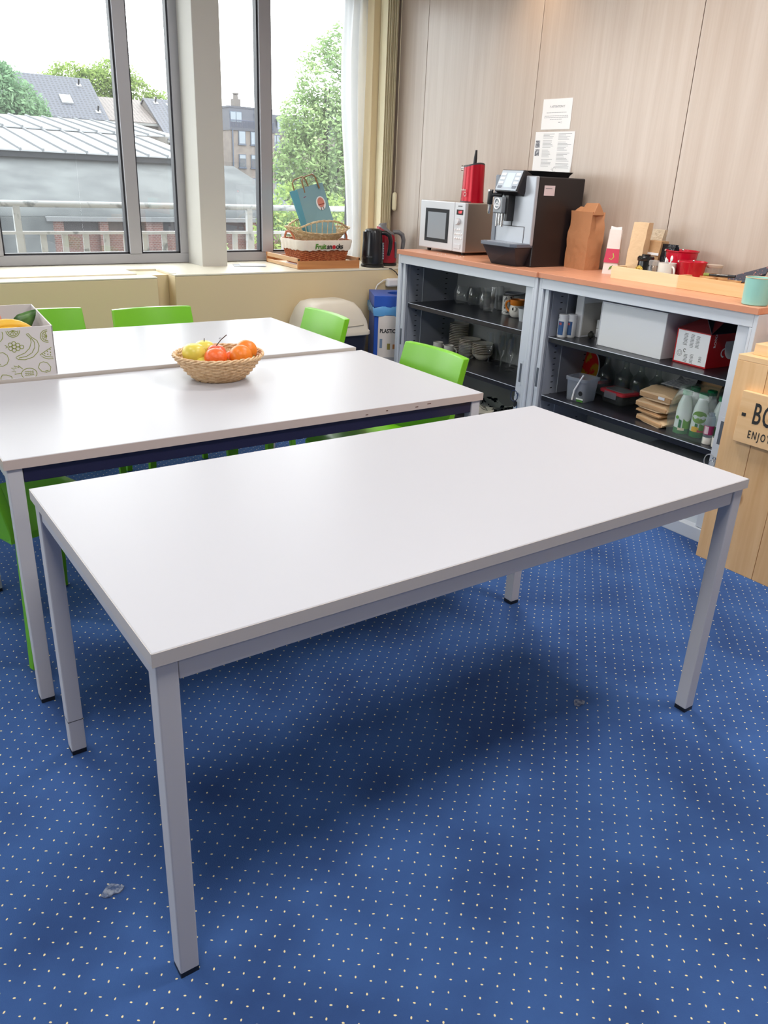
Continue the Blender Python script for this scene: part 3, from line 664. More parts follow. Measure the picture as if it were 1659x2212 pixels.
rt.build('dish', mat('red_yellow_pattern', rgb(190, 28, 24), .35, vary=(14, rgb(176, 128, 24), .5, .53)), t, smooth=40)
rt = MB(); rt.M = Matrix.Rotation(-.22, 4, 'X') @ Matrix.Rotation(PI/2, 4, 'X'); rt.tube([(.1145*math.cos(a), .1145*math.sin(a), .006) for a in [2*PI*i/40 for i in range(40)]], .003, 6, True); rt.build('rim', M_CAB, t, smooth=60)
carafe = [(.036, 0), (.046, .006), (.047, .10), (.043, .125), (.022, .150), (.015, .168), (.0145, .215), (.017, .225), (.0148, .225), (.0125, .214), (.013, .17), (.02, .15), (.041, .124), (.045, .1), (.044, .008), (.001, .006)]
for p, lb in (((4.13, 1.105), 'tall glass carafe nearest the red round tray'), ((4.14, .99), 'tall glass carafe, second from the red round tray'), ((4.15, .90), 'tall glass carafe behind the food container'), ((4.155, .80), 'tall glass carafe behind the pile of paper bags')):
    lathe_thing('carafe', lb, 'carafe', (*p, S2), carafe, M_GLASS2, 'bottle', 'glass carafes on the lower shelf')
def container(loc, label, w_, d_, rz):
    t = thing('food_container', label, 'container', loc, rz)
    def rr(a, b, z): return [(x, y, z) for x, y in rrect(a, b, .02)]
    MB().loft([rr(w_*.86, d_*.84, 0), rr(w_*.88, d_*.86, .003), rr(w_, d_, .055), rr(w_*.97, d_*.96, .055), rr(w_*.85, d_*.83, .006)], (True, True)).build('dish', M_GLASS2, t, smooth=40)
    lid = MB().loft([rr(w_*1.03, d_*1.04, .052), rr(w_*1.05, d_*1.06, .056), rr(w_*1.05, d_*1.06, .064), rr(w_*1.0, d_*1.0, .068)], (True, True)).build('lid', mat('red_lid', rgb(205, 60, 72), .35), t, smooth=40)
    MB().loft([rr(w_*.8, d_*.74, .068), rr(w_*.78, d_*.72, .070)], (True, True)).build('lid_window', mat('grey_lid', rgb(120, 124, 126), .3), lid)
    B(-w_*.25, w_*.25, -d_*.56, -d_*.53, .03, .064).build('clip', M_PLASTCLEAR, lid, bevel=.002)
container((4.06, .945, S2), 'glass food container with red lid in front of the carafes', .165, .12, FX-.08)
container((4.16, 1.175, S2), 'second red lid container half hidden behind the tub', .11, .10, FX)
def pouch(name, label, loc, rz, w_, d_, h_, m, lean=0., top=.35, n=7, seed=1, tilt=None, cat='bag', fold=True):
    """upright paper pouch: rectangular base closing to a flat crimped top"""
    rnd = random.Random(seed); t = thing(name, label, cat, loc, rz)
    if tilt: t.rotation_euler = tilt
    rings = []
    for k in range(n+1):
        v = k/n; dd = d_*(1-(1-top)*max(0, (v-.45)/.55)**1.3); ww = w_*(1+.03*math.sin(PI*v))
        ox = lean*v*v
        ring = []
        for (ux, uy) in ((-1, -1), (-.33, -1.06), (.33, -1.06), (1, -1), (1.04*(1-.5*max(0, v-.4)), 0), (1, 1), (.33, 1.06), (-.33, 1.06), (-1, 1), (-1.04*(1-.5*max(0, v-.4)), 0)):
            j = .018*w_*v if k else 0
            ring.append((ux*ww/2+ox+rnd.uniform(-j, j)*2, uy*dd/2+rnd.uniform(-j, j)*2, h_*v+(rnd.uniform(-j, j) if 0 < k < n else 0)))
        rings.append(ring)
    b = MB().loft(rings).build('paper_body', m, t, smooth=25)
    return t
# pile of kraft bags lying flat
for k, (w_, d_, z, h_, off, lb) in enumerate(((.19, .26, 0, .042, 0, 'lowest kraft coffee bag of the pile'), (.17, .25, .043, .022, .01, 'thin folded kraft bag second from the bottom of the pile'), (.20, .26, .066, .047, .0, 'third kraft bag of the pile, with pale front'), (.19, .25, .114, .055, -.015, 'topmost kraft bag of the pile with white sticker'))):
    t = thing('paper_bag', lb, 'bag', (3.885, .615+off, S2+z), FX-.16+.07*(k-1))
    rnd = random.Random(k); rings = []
    for j in range(9):
        v = j/8; ring = []
        hh = h_*(.55+.45*math.sin(PI*min(1, v*1.15+.12)))
        for i in range(14):
            a = 2*PI*i/14; cx = math.copysign(abs(math.cos(a))**.55, math.cos(a)); cz = math.copysign(abs(math.sin(a))**.6, math.sin(a))
            ring.append((cx*w_/2*(1+rnd.uniform(-.03, .03)), v*d_+.006*math.sin(i), max(0, hh/2+cz*hh/2+rnd.uniform(-.004, .004))))
        rings.append(ring)
    b = MB().loft(rings).build('paper_body', M_KRAFTL if k != 1 else M_KRAFT, t, smooth=30)
    B(-w_*.46, w_*.46, -.006, .004, h_*.15, h_*.5).build('fold', M_KRAFT, t, bevel=.002)
    if k == 3: B(.02, .055, -.0075, -.0055, h_*.28, h_*.28+.013).build('sticker', M_WHITE, t)
t = thing('receipt', 'printed white slip lying on top of the kraft bags', 'paper', (3.99, .60, S2+.175), FX)
MB().add([(-.06, 0, 0), (.05, .01, -.004), (.06, .11, .012), (-.03, .12, .022)], [(0, 1, 2, 3)]).build('slip', M_PAPER, t, solid=.001)
q = MB()
for k in range(7): q.add([(-.05+.01*k*.3, .01+.014*k, .003+.0025*k), (.04, .016+.014*k, .002+.0022*k), (.04, .020+.014*k, .0025+.0022*k), (-.05+.01*k*.3, .014+.014*k, .0035+.0025*k)], [(0, 1, 2, 3)])
q.build('print_lines', mat('print_blue_grey', rgb(110, 120, 140), .7), t)
pouch('paper_bag', 'kraft bag at the back above the milk bottles', (4.12, .50, S2), FX, .14, .08, .22, M_KRAFT, .02, .25, seed=4)
pouch('paper_bag', 'dark foil bag behind the printed slip', (4.08, .585, S2+.10), FX, .10, .06, .12, mat('dark_foil', rgb(48, 50, 60), .35, bump=(30, .6, .006)), .02, .3, seed=5)
bot = [(.026, 0), (.033, .004), (.035, .02), (.034, .06), (.0345, .10), (.031, .135), (.022, .165), (.0175, .176), (.0175, .182)]
M_MILK = mat('milk_bottle_white', rgb(234, 236, 234), .3); M_CAPG = mat('green_cap', rgb(12, 140, 82), .3); M_LG = mat('label_leaf_green', rgb(96, 158, 30), .35); M_DG = mat('label_dark_green', rgb(18, 110, 44), .35)
ml = ['front left milk bottle with green cap', 'front middle milk bottle with the large green logo', 'milk bottle with green cap behind the pink label jar', 'rear left milk bottle in the shrink wrapped pack', 'rear middle milk bottle in the shrink wrapped pack', 'rear right milk bottle in the shrink wrapped pack']
def band(t, r, a0, a1, z0, z1, m, nm, n=10, wob=0.):
    b = MB(); R = [[(r*math.cos(a), r*math.sin(a), z0 if not k else z1+wob*math.sin(3*a+1)) for a in [a0+(a1-a0)*i/n for i in range(n+1)]] for k in (0, 1)]
    b.loft(R, (False, False), False); return b.build(nm, m, t)
MP = [(3.905, .450), (3.918, .375), (3.95, .297), (3.99, .470), (4.0, .39), (4.03, .31)]
for k, p in enumerate(MP):
    t = thing('milk_bottle', ml[k], 'bottle', (*p, S2), FX+.5, 'shrink wrapped milk bottles')
    MB().lathe(bot, 28).build('body', M_MILK, t, smooth=40)
    MB().lathe([(.021, .180), (.0215, .183), (.0215, .199), (.019, .201)], 28).build('cap', M_CAPG, t, smooth=30)
    band(t, .0356, -PI*.9, .2, .004, .03, M_DG, 'label_base', 14)
    band(t, .0358, -PI*.45, .25, .028, .075, M_LG, 'label_leaf', 12, .012)
    band(t, .0357, -PI*.62, -PI*.5, .03, .06, M_DG, 'label_leaf', 6, .01)
    if k == 1:
        e = MB(); n = 24
        def wrap(x, z, rr): a = -PI/2+x/.035; return (rr*math.cos(a), rr*math.sin(a), z)
        e.add([wrap(0, .098, .0372)]+[wrap(.034*math.cos(2*PI*i/n), .098+.028*math.sin(2*PI*i/n), .0368) for i in range(n)], [(0, 1+i, 1+(i+1) % n) for i in range(n)])
        e.build('logo_oval', mat('logo_green', rgb(104, 150, 24), .35), t)
        e = MB(); e.add([wrap((.034+dd)*math.cos(2*PI*i/n), .098+(.028+dd)*math.sin(2*PI*i/n), .0366+.0002) for dd in (0, .002) for i in range(n)], [(i, (i+1) % n, n+(i+1) % n, n+i) for i in range(n)]); e.build('logo_border', M_WHITE, t)
        tx = text('Campina', .0165, M_WHITE, t, (0, 0, 0), (0, 0, 0), shear=.2, bold=.0004)
        for vv in tx.data.vertices: vv.co = Vector(wrap(vv.co.x, .1+vv.co.y, .0378+vv.co.z))
        band(t, .0361, -PI*.75, -PI*.45, .03, .05, mat('label_yellow', rgb(235, 180, 20), .35), 'label_fruit', 8, .004)
        band(t, .0362, -PI*.5, -PI*.25, .03, .04, mat('label_red', rgb(205, 40, 60), .35), 'label_fruit', 8, .003)
    if k == 0:
        band(t, .0362, -PI*.62, -PI*.36, .02, .032, mat('label_cream', rgb(235, 215, 190), .35), 'nutrition_mark', 8)
        MB().lathe([(.0, 0), (.008, 0), (.008, .001), (0, .001)], 16).build('label_badge', M_LG, t, loc=(-.022, -.0295, .078)).rotation_euler = (PI/2, 0, -.6)
sw = thing('shrink_wrap', 'crinkled clear film around the milk bottle pack', 'plastic film', (3.96, .385, S2), FX-.12)
rnd = random.Random(3); rings = []
for v, s in ((.0, 1.), (.06, 1.02), (.12, 1.), (.165, .9), (.195, .84), (.206, .8), (.21, .4)):
    rings.append([(x*s+rnd.uniform(-.004, .004), y*s+rnd.uniform(-.004, .004), v+rnd.uniform(-.004, .004)*(v > 0)) for x, y in rrect(.265, .205, .045, 6)])
MB().loft(rings, (False, False)).build('film', M_FILM, sw, smooth=30)
t = thing('jar', 'small clear bottle with pink label standing before the milk', 'bottle', (3.868, .288, S2), FX+.5)
MB().lathe([(.019, .032), (.021, .035), (.021, .115), (.018, .122), (.018, .126)], 24).build('body', M_PLASTCLEAR, t, smooth=40)
MB().lathe([(.018, 0), (.0205, .002), (.0205, .03), (.019, .032)], 24).build('cap', M_CERAM, t, smooth=40)
band(t, .0214, -PI, 0, .045, .085, mat('pink_label', rgb(176, 40, 100), .4), 'label', 14); band(t, .0216, -PI*.8, -PI*.5, .048, .082, mat('label_panel', rgb(222, 196, 200), .4), 'label_panel', 8)
MB().lathe([(.012, .126), (.0125, .128), (.0125, .14), (.001, .14)], 20).build('lid', M_PLASTCLEAR, t, smooth=40)
t = thing('cup', 'white cup at the right end of the lower shelf behind the keys', 'cup', (3.862, .232, S2), FX)
MB().lathe([(.02, 0), (.024, .003), (.026, .045), (.0245, .045), (.022, .006), (.001, .005)], 24).build('body', M_CERAM, t, smooth=40)
MB().lathe([(.009, .01), (.010, .012), (.010, .07), (.007, .085), (.007, .095)], 16).build('bottle_inside', mat('green_tint', rgb(90, 150, 110), .3), t, smooth=40)
# cabinet 2 bottom: white drawer block and clear tray
t = thing('box', 'white storage box with dark handle slot on the cabinet bottom', 'box', (3.86, .45, S0), FX)
B(-.2, .2, 0, .32, 0, .2).build('carton', mat('pale_lilac_white', rgb(216, 218, 226), .5), t, bevel=.003); B(.13, .15, -.002, 0, .02, .028).build('handle_slot', M_SLOT, t)
t = thing('tray', 'clear plastic tray on the cabinet bottom beside the storage box', 'tray', (3.95, .86, S0), FX)
MB().loft([[(x, y, z) for x, y in rrect(w_, w_*.8, .02)] for w_, z in ((.2, 0), (.24, .09), (.235, .09), (.196, .005))], (True, True)).build('body', M_PLASTCLEAR, t, smooth=40)

# ------------------------------------------------------------------ on the first cabinet
M_SILVER = mat('silver_plastic', rgb(206, 208, 212), .35, metal=.25)
M_STEEL = mat('brushed_steel', rgb(190, 180, 170), .32, metal=.85)
t = thing('microwave', 'silver microwave oven on the left end of the counter', 'microwave', (3.90, 2.30, CZ), FX)
B(-.208, .208, .022, .335, .017, .287).build('case', M_STEEL, t, bevel=.004)
fr = B(-.21, .115, 0, .024, .018, .288).build('door', M_SILVER, t, bevel=.005)
B(-.155, .07, -.0015, .001, .058, .245).build('door_window', mat('oven_window', rgb(40, 44, 50), .12), fr)
B(-.13, .045, -.0022, -.0012, .078, .225).build('window_mesh', mat('oven_mesh', rgb(150, 158, 166), .2), fr)
cp = B(.118, .21, 0, .024, .018, .288).build('control_panel', M_SILVER, t, bevel=.004)
B(.138, .196, -.0015, .001, .222, .25).build('display', mat('display_black', (.01, .004, .004), .2), cp)
text('1:07', .018, mat('red_digits', (1, .05, .05), .5, emit=((1, .06, .08), 2.2)), cp, (.17, -.0018, .236), bold=.0004)
text('SIEMENS', .010, M_INK, cp, (.167, -.0012, .268))
k_ = MB().lathe([(.018, 0), (.018, .012), (.015, .016)], 24).build('knob', M_SILVER, cp, smooth=40, loc=(.158, -.001, .185)); k_.rotation_euler = (PI/2, 0, 0)
for r in range(3):
    for c in range(4 if r else 3): MB().sphere((.137+.019*c, -.001, .142-.024*r), .007, 12, 8, (1, .5, .9)).build('button', M_WHITE, cp, smooth=60)
B(.135, .19, -.004, .001, .035, .062).build('door_button', M_SILVER, cp, bevel=.002)
for x in (-.16, .17):
    for y in (.045, .29): MB().lathe([(.012, 0), (.014, .018)], 16).build('foot', M_BLACK, t, loc=(x, y, 0))
t = thing('can_opener', 'red electric can opener with black top standing on the microwave', 'can opener', (4.06, 2.225, CZ+.2875), FX-.2)
rings = []
for v, sx_, sy_ in ((0, .076, .066), (.01, .076, .066), (.1, .071, .062), (.195, .068, .06)):
    rings.append([(sx_*math.cos(a)*(1+.06*math.cos(2*a)), sy_*math.sin(a), v+(.006*math.cos(a)+.006*math.cos(2*a) if v > .15 else 0)) for a in [2*PI*i/28 for i in range(28)]])
MB().loft(rings).build('body', mat('metallic_red', rgb(176, 10, 34), .25, metal=.35), t, smooth=40)
MB().loft([[(.068*math.cos(a)*(1+.06*math.cos(2*a)), .06*math.sin(a), z+.006*math.cos(a)+.006*math.cos(2*a)) for a in [2*PI*i/28 for i in range(28)]] for z in (.194, .204)]).build('top_cap', mat('dark_grey_cap', rgb(58, 52, 56), .3), t, smooth=40)
MB().tube([(.0, .0, .19), (.004, 0, .24), (.008, 0, .282)], [.011, .010, .006], 12).build('lever', M_BLACK, t, smooth=60)
k_ = MB().lathe([(.001, 0), (.016, 0), (.016, .012), (.001, .012)], 20).build('cutter_wheel', M_CHROME, t, loc=(-.05, -.046, .185)); k_.rotation_euler = (PI/2, 0, -.5)
MB().ribbon(arc(.03, .045, .011, .011, 0, 2*PI), .004, -.0665, True).build('badge', M_CERAM, t)
text('Moulinex', .014, M_CERAM, t, (.008, -.0672, .068), (PI/2, 0, .1))
MB().loft([[(.076*math.cos(a),   .068*math.sin(a), z) for a in [2*PI*i/28 for i in range(28)]] for z in (-.0005, .006)]).build('base_ring', M_BLACK, t)

t = thing('coffee_machine', 'black and silver automatic coffee machine', 'coffee machine', (3.85, 1.643, CZ), FX)
M_CMB = mat('coffee_black', rgb(30, 25, 28), .3); M_CMS = mat('coffee_silver', rgb(172, 176, 184), .35, metal=.3); M_CMG = mat('coffee_grey', rgb(120, 126, 138), .35)
B(-.138, .152, .02, .355, .0, .44).build('housing', M_CMB, t, bevel=.006)
B(-.152, -.118, -.004, .10, .105, .442).build('front_column', M_CMG, t, bevel=.006)
B(-.118, .152, -.002, .022, .105, .442).build('front_panel', M_CMS, t, bevel=.005)
B(.0, .006, -.0035, .0, .19, .37).build('panel_groove', M_BLACK, t)
B(-.105, .10, -.006, 0, .108, .195).build('lower_door', M_CMS, t, bevel=.003)
B(-.107, .102, -.003, .001, .105, .198).build('door_gap', M_CMB, t)
# tilted control head
hd = MB(); hd.M = Matrix.Translation((-.005, -.032, .412)) @ Matrix.Rotation(-.42, 4, 'X')
hd.box(-.088, .086, -.004, .05, -.055, .06); hd = hd.build('control_head', M_CMB, t, bevel=.004)
q = MB(); q.M = Matrix.Translation((-.005, -.032, .412)) @ Matrix.Rotation(-.42, 4, 'X'); q.box(-.082, .072, -.0075, -.0035, -.05, .055); q.build('control_face', mat('pale_silver', rgb(190, 198, 208), .3, metal=.2), hd, bevel=.002)
q = MB(); q.M = Matrix.Translation((-.005, -.032, .412)) @ Matrix.Rotation(-.42, 4, 'X'); q.box(-.03, .024, -.0085, -.0073, -.034, .04); q.build('screen', mat('lcd', rgb(196, 214, 226), .2, emit=(rgb(190, 215, 235), .25)), hd)
for s in (-1, 1):
    for k in range(4):
        q = MB(); q.M = Matrix.Translation((-.005, -.032, .412)) @ Matrix.Rotation(-.42, 4, 'X'); x = -.003+s*.054; z = .033-.022*k
        q.box(x-.015, x+.015, -.0095, -.0073, z-.0065, z+.0065); q.build('button', M_WHITE if k < 3 else M_CMG, hd, bevel=.002)
# spout block
sp_ = B(-.075, -.008, -.075, .0, .255, .335).build('spout', mat('spout_clear_grey', rgb(120, 126, 132), .15), t, bevel=.006)
B(-.008, .012, -.05, 0, .22, .345).build('spout_rail', M_BLACK, sp_, bevel=.002)
k_ = MB().tube([(.022*math.cos(a), .026*math.sin(a), 0) for a in [2*PI*i/24 for i in range(24)]], .0035, 6, True).build('logo_ring', M_WHITE, sp_, smooth=60, loc=(-.042, -.077, .302)); k_.rotation_euler = (PI/2, 0, 0)
MB().ribbon(arc(-.042, .298, .012, .012, 0, PI), .005, -.0765).box(-.056, -.028, -.078, -.0762, .292, .297).build('logo_mark', M_WHITE, sp_)
for x in (-.062, -.042, -.022): MB().lathe([(.005, -.072), (.0075, -.07), (.0085, 0), (.001, 0)], 16).build('nozzle', M_CHROME, sp_, smooth=40, loc=(x, -.05, .262 if x != -.042 else .268))
MB().tube([(-.06, -.03, .345), (-.10, -.05, .345), (-.118, -.06, .335)], .010, 10).build('milk_arm', M_BLACK, t, smooth=60)
MB().lathe([(.012, -.055), (.0145, -.05), (.0145, 0), (.012, .012), (.001, .012)], 18).build('milk_head', M_BLACK, t, smooth=40, loc=(-.118, -.06, .35))
MB().lathe([(.0055, -.05), (.008, -.045), (.009, 0), (.001, 0)], 16).build('milk_nozzle', M_CHROME, t, smooth=40, loc=(-.120, -.06, .30))
MB().lathe([(.0148, 0), (.0148, .008), (.001, .008)], 18).build('milk_cap', M_CHROME, t, loc=(-.118, -.06, .36))
# drip tray and base tank
MB().loft([[(-.085, -.045, 0), (.10, -.03, 0), (.10, .06, 0), (-.085, .06, 0)], [(-.105, -.10, .098), (.145, -.10, .098), (.145, .06, .098), (-.105, .06, .098)]]).build('base_tank', mat('tank_charcoal', rgb(46, 45, 52), .4), t, bevel=.004)
MB().loft([[(x, y, z) for x, y in ((-.135, -.085), (-.10, -.112), (.12, -.112), (.150, -.09), (.152, .02), (-.135, .02))] for z in (.098, .116)]).build('drip_tray', mat('tray_grey', rgb(92, 98, 110), .35), t, bevel=.003)
gr = MB()
for k in range(9): gr.box(-.11+.026*k, -.092+.026*k, -.09, -.004, .116, .1175)
gr.build('drip_grid', M_CMS, t)
MB().loft([[(x*w_, .18+y*w_, z) for x, y in rrect(.24, .26, .03)] for w_, z in ((.86, .44), (.9, .452), (1., .466), (.97, .467), (.85, .455))]).build('bean_lid', mat('smoked_lid', (.012, .012, .014), .15), t, smooth=30)
q = MB(); q.box(.152, .1532, .06, .135, .352, .4); q.build('sticker', mat('pale_sticker', rgb(212, 196, 198), .5), t)
q = MB(); q.box(.1532, .1536, .068, .115, .385, .388); q.build('sticker_print', M_INK, t)
# loose sugar crumbs
for i, (x, y) in enumerate(((3.83, 2.19), (3.845, 2.17), (3.82, 2.21), (3.86, 2.05), (3.85, 2.07), (3.87, 2.035))):
    tag(MB().sphere((0, 0, .0018), .003, 6, 4, (1.2, .9, .6)).build('sugar_crumb', M_PAPER, loc=(x, y, CZ)), 'white sugar crumb on the counter in front of the microwave', 'crumb', 'sugar crumbs on the counter')

# big orange kraft bag
t = pouch('paper_bag', 'large crumpled brown paper bag beside the coffee machine', (4.14, 1.385, CZ), FX-.12, .16, .10, .285, M_KRAFTO, .0, .8, 8, 11)
MB().loft([[(-.02, -.04, .27), (.082, -.038, .27), (.082, .038, .27), (-.02, .04, .27)], [(-.018, -.022, .302), (.08, -.022, .305), (.08, .016, .306), (-.016, .016, .303)], [(-.014, -.008, .325), (.074, -.008, .328), (.074, .002, .328), (-.014, .002, .325)]]).build('folded_top', M_KRAFTO, t, smooth=25, bevel=.002)
MB().loft([[(-.08, -.042, .265), (-.02, -.042, .265), (-.02, .042, .265), (-.08, .042, .265)], [(-.068, -.026, .29), (-.02, -.026, .292), (-.02, .022, .29), (-.066, .022, .288)], [(-.055, -.01, .306), (-.022, -.01, .302), (-.022, .004, .302), (-.055, .004, .306)]]).build('crumpled_corner', M_KRAFTO, t, smooth=25)

# ------------------------------------------------------------------ on the second cabinet
t = thing('tea_pouch', 'white and pink tea pouch with green leaf at the left of the tray', 'pouch', (4.115, 1.165, CZ), FX+.55)
rings = []
for v in (0, .06, .14, .19, .212): 
    d = .05*(1-(v/.22)**1.5)+.004; ww = .075-.02*(v/.212); rings.append([(-ww/2, -d/2, v), (ww/2, -d/2, v), (ww/2+.004, 0, v), (ww/2, d/2, v), (-ww/2, d/2, v), (-ww/2-.004, 0, v)])
MB().loft(rings).build('body', mat('pouch_white', rgb(228, 218, 212), .45, bump=(30, .4, .004)), t, smooth=30)
MB().add([(-.037, -.0272, .055), (.037, -.0272, .055), (.031, -.0135, .135), (-.031, -.0135, .135)], [(0, 1, 2, 3)]).build('pink_panel', mat('pink_print', rgb(196, 58, 86), .4), t, solid=.0012)
MB().add([(-.008, -.0285, .02), (.004, -.0285, .028), (.012, -.0282, .045), (-.002, -.0284, .036)], [(0, 1, 2, 3)]).build('leaf_print', mat('leaf_green', rgb(80, 130, 40), .5), t, solid=.0012)
MB().tube([(-.012, -.0225, .075), (0, -.0235, .07), (.01, -.022, .082), (.004, -.019, .1)], .003, 6).build('swirl_print', mat('leaf_pale', rgb(170, 190, 90), .5), t)
MB().prism([(-.028, .205), (.028, .205), (.026, .226), (.0, .222), (-.026, .228)], -.003, .003).build('crimp', M_WHITE, t)
M_BIRCH = wood('birch_ply', rgb(228, 196, 152), rgb(240, 214, 174), 1., 'X', .5, stretch=10)
t = thing('serving_tray', 'pale plywood tray holding tea jars and red pots', 'tray', (3.97, .84, CZ), FX)
B(-.19, .19, 0, .255, .004, .012).build('base', M_BIRCH, t)
for (a, b, c, d) in ((-.192, .192, -.008, .004), (-.192, .192, .25, .262)): B(a, b, c, d, 0, .056).build('side_board', M_BIRCH, t, bevel=.001)
for x in (-.192, .182): B(x, x+.010, .004, .25, 0, .056).build('side_board', wood('birch_ply_end', rgb(218, 186, 142), rgb(232, 204, 164), 1., 'Y', .5, stretch=10), t, bevel=.001)
TZ = CZ+.012
pouch('kraft_pouch', 'tall light kraft pouch standing upright in the plywood tray', (4.095, 1.0, TZ-.0), FX+.2, .075, .06, .245, M_KRAFTL, .012, .8, 7, 21)
pouch('kraft_pouch', 'kraft pouch behind the white and pink tea pouch', (4.19, 1.075, CZ), FX, .075, .06, .175, M_KRAFT, 0, .7, 6, 22)
t = pouch('kraft_pouch', 'darker kraft pouch with white strap behind the tall one', (4.165, .945, TZ), FX, .085, .07, .165, M_KRAFT, .0, .75, 6, 23)
B(-.044, .044, -.0385, -.036, .1, .112).build('strap', M_WHITE, t)
t = pouch('foil_pouch', 'crumpled pale foil pouch leaning at the back of the tray', (4.2, .985, TZ+.0), FX, .07, .045, .215, mat('pale_foil', rgb(205, 190, 165), .35, bump=(60, .8, .008)), .02, .4, 6, 24)
t = pouch('foil_pouch', 'glossy black coffee pouch with sealed top', (4.165, .865, TZ), FX-.2, .085, .055, .155, mat('black_foil', (.012, .014, .02), .18, bump=(30, .8, .01)), 0, .35, 7, 25)
t = thing('jar', 'black jar with round yellow label in the tray', 'jar', (4.045, .905, TZ), FX+.3)
MB().lathe([(.032, 0), (.036, .004), (.037, .03), (.034, .07), (.033, .08)], 28).build('body', mat('black_glaze', (.012, .011, .011), .2), t, smooth=40)
MB().lathe([(.037, .078), (.039, .082), (.039, .094), (.034, .100), (.02, .102), (.02, .108), (.001, .109)], 28).build('lid', mat('black_glaze', (.012, .011, .011), .2), t, smooth=30)
k_ = MB().lathe([(.001, 0), (.022, 0), (.022, .0015), (.001, .0015)], 28).build('label', mat('yellow_label', rgb(222, 190, 80), .4, vary=(150, rgb(150, 110, 30), .5, .55)), t, loc=(-.012, -.0352, .036)); k_.rotation_euler = (PI/2, 0, -.25)
t = thing('jar', 'small glass jar with white label between black jar and mug', 'jar', (4.025, .838, TZ), FX)
MB().lathe([(.025, 0), (.027, .003), (.027, .055), (.022, .064), (.022, .068), (.0205, .068), (.025, .055), (.025, .005), (.001, .004)], 24).build('body', M_GLASS, t, smooth=40)
MB().lathe([(.0235, .066), (.0245, .068), (.0245, .084), (.02, .088), (.001, .089)], 24).build('lid', clear('glass_lid', (.85, .88, .88), .5, .05, .25), t, smooth=30)
band(t, .0274, -PI, 0, .008, .04, M_PAPER, 'label', 16)
t = mug((4.045, .778, TZ), 'white mug full of white plastic spoons in the tray', -1.9, .041, .082)
for i, (dx, dy, h_) in enumerate(((.012, -.006, .105), (-.008, .012, .092), (.016, .014, .098))):
    s_ = thing('plastic_spoon', ['tallest white spoon in the white mug', 'left white spoon in the white mug', 'right white spoon in the white mug'][i], 'spoon', (4.045, .778, TZ+.006), i*1.3, 'white spoons in the mug')
    MB().tube([(-dx*.6, -dy*.6, 0), (dx, dy, h_-.02)], .0022, 6).build('stem', M_WHITE, s_); MB().sphere((dx*1.15, dy*1.15, h_-.01), .009, 12, 8, (.35, .8, 1.5)).build('bowl', M_WHITE, s_, smooth=60)
def pot(loc, label, r, h):
    t = thing('enamel_pot', label, 'pot', loc)
    MB().lathe([(r*.74, 0), (r*.78, .003), (r*.96, h-.008), (r*1.03, h-.003), (r*1.03, h), (r*.96, h), (r*.93, h-.008), (r*.74, .005), (.001, .004)], 36).build('body', M_RED, t, smooth=35)
    for a in (.6, 2.2): MB().sphere((r*1.0*math.cos(a), r*1.0*math.sin(a), h-.004), .006).build('rivet', M_CHROME, t, smooth=60)
pot((4.155, .79, TZ), 'large red enamel pot at the back of the tray', .075, .135)
pot((4.085, .672, CZ+.013), 'smaller red enamel pot in front of the large one', .062, .098)
t = thing('jar', 'low glass jar behind the smaller red pot', 'jar', (4.19, .63, CZ))
MB().lathe([(.03, 0), (.035, .003), (.036, .085), (.034, .085), (.033, .005), (.001, .004)], 24).build('body', M_GLASS, t, smooth=40); MB().lathe([(.036, .085), (.037, .087), (.037, .098), (.001, .1)], 24).build('lid', mat('beige_lid', rgb(200, 182, 165), .4), t, smooth=30)
# divided wooden organizer
M_OAKL = wood('pine_strips', rgb(214, 164, 108), rgb(232, 190, 138), 1., 'X', .5, stretch=18)
t = thing('organizer_box', 'long divided wooden organizer box at the right end of the counter', 'organizer', (3.957, .395, CZ+.0006), FX)
B(-.242, .277, .008, .242, .002, .010).build('base', M_OAKL, t)
for y in (0, .242): B(-.25, .285, y, y+.008, 0, .058).build('side_board', M_OAKL, t, bevel=.001)
for x in (-.25, -.14, -.02, .13, .277): B(x, x+.008, .008, .242, .01, .056).build('divider', M_OAKL, t, bevel=.001)
B(-.242, .13, .12, .127, .01, .054).build('divider', M_OAKL, t, bevel=.001)
t = thing('pen', 'black and green pen lying across the organizer', 'pen', (4.06, .50, CZ+.062), FX+.2)
MB().tube([(-.055, 0, .004), (-.02, 0, .005), (.03, 0, .007), (.06, 0, .009)], [.004, .006, .007, .006], 10).build('barrel', M_BLACK, t, smooth=60); MB().tube([(-.08, 0, .003), (-.055, 0, .004)], .0065, 8).build('tip', mat('olive_green', rgb(130, 140, 60), .4), t); MB().tube([(-.02, -.006, .009), (.03, -.006, .011)], .002, 6).build('clip', M_CHROME, t)
t = thing('napkin_pack', 'dark napkin pack with coloured dots leaning on the organizer', 'napkins', (4.09, .405, CZ+.06), FX)
M_NAP = mat('dark_dotted', rgb(58, 60, 72), .6, vary=(110, rgb(210, 130, 110), .64, .66))
for k in range(2):
    q = MB(); q.M = Matrix.Translation((0, .012*k, .004+.012*k)) @ Matrix.Rotation(-.27-.08*k, 4, 'Y') @ Matrix.Rotation(.7, 4, 'X'); q.box(-.09, .095, -.024, .026, 0, .004); q.build('napkin_stack', M_NAP, t, bevel=.001)
text('MAXI', .018, M_PAPER, t, (-.052, -.012, -.012), (.75, -.27, 0))
t = thing('enamel_mug', 'mint green enamel mug on the front corner of the counter', 'mug', (3.835, .185, CZ))
M_MINT = mat('mint_enamel', rgb(150, 206, 194), .3)
MB().lathe([(.045, 0), (.049, .003), (.050, .012), (.052, .10), (.0525, .104), (.050, .104), (.048, .098), (.046, .008), (.001, .006)], 40).build('body', M_MINT, t, smooth=40)
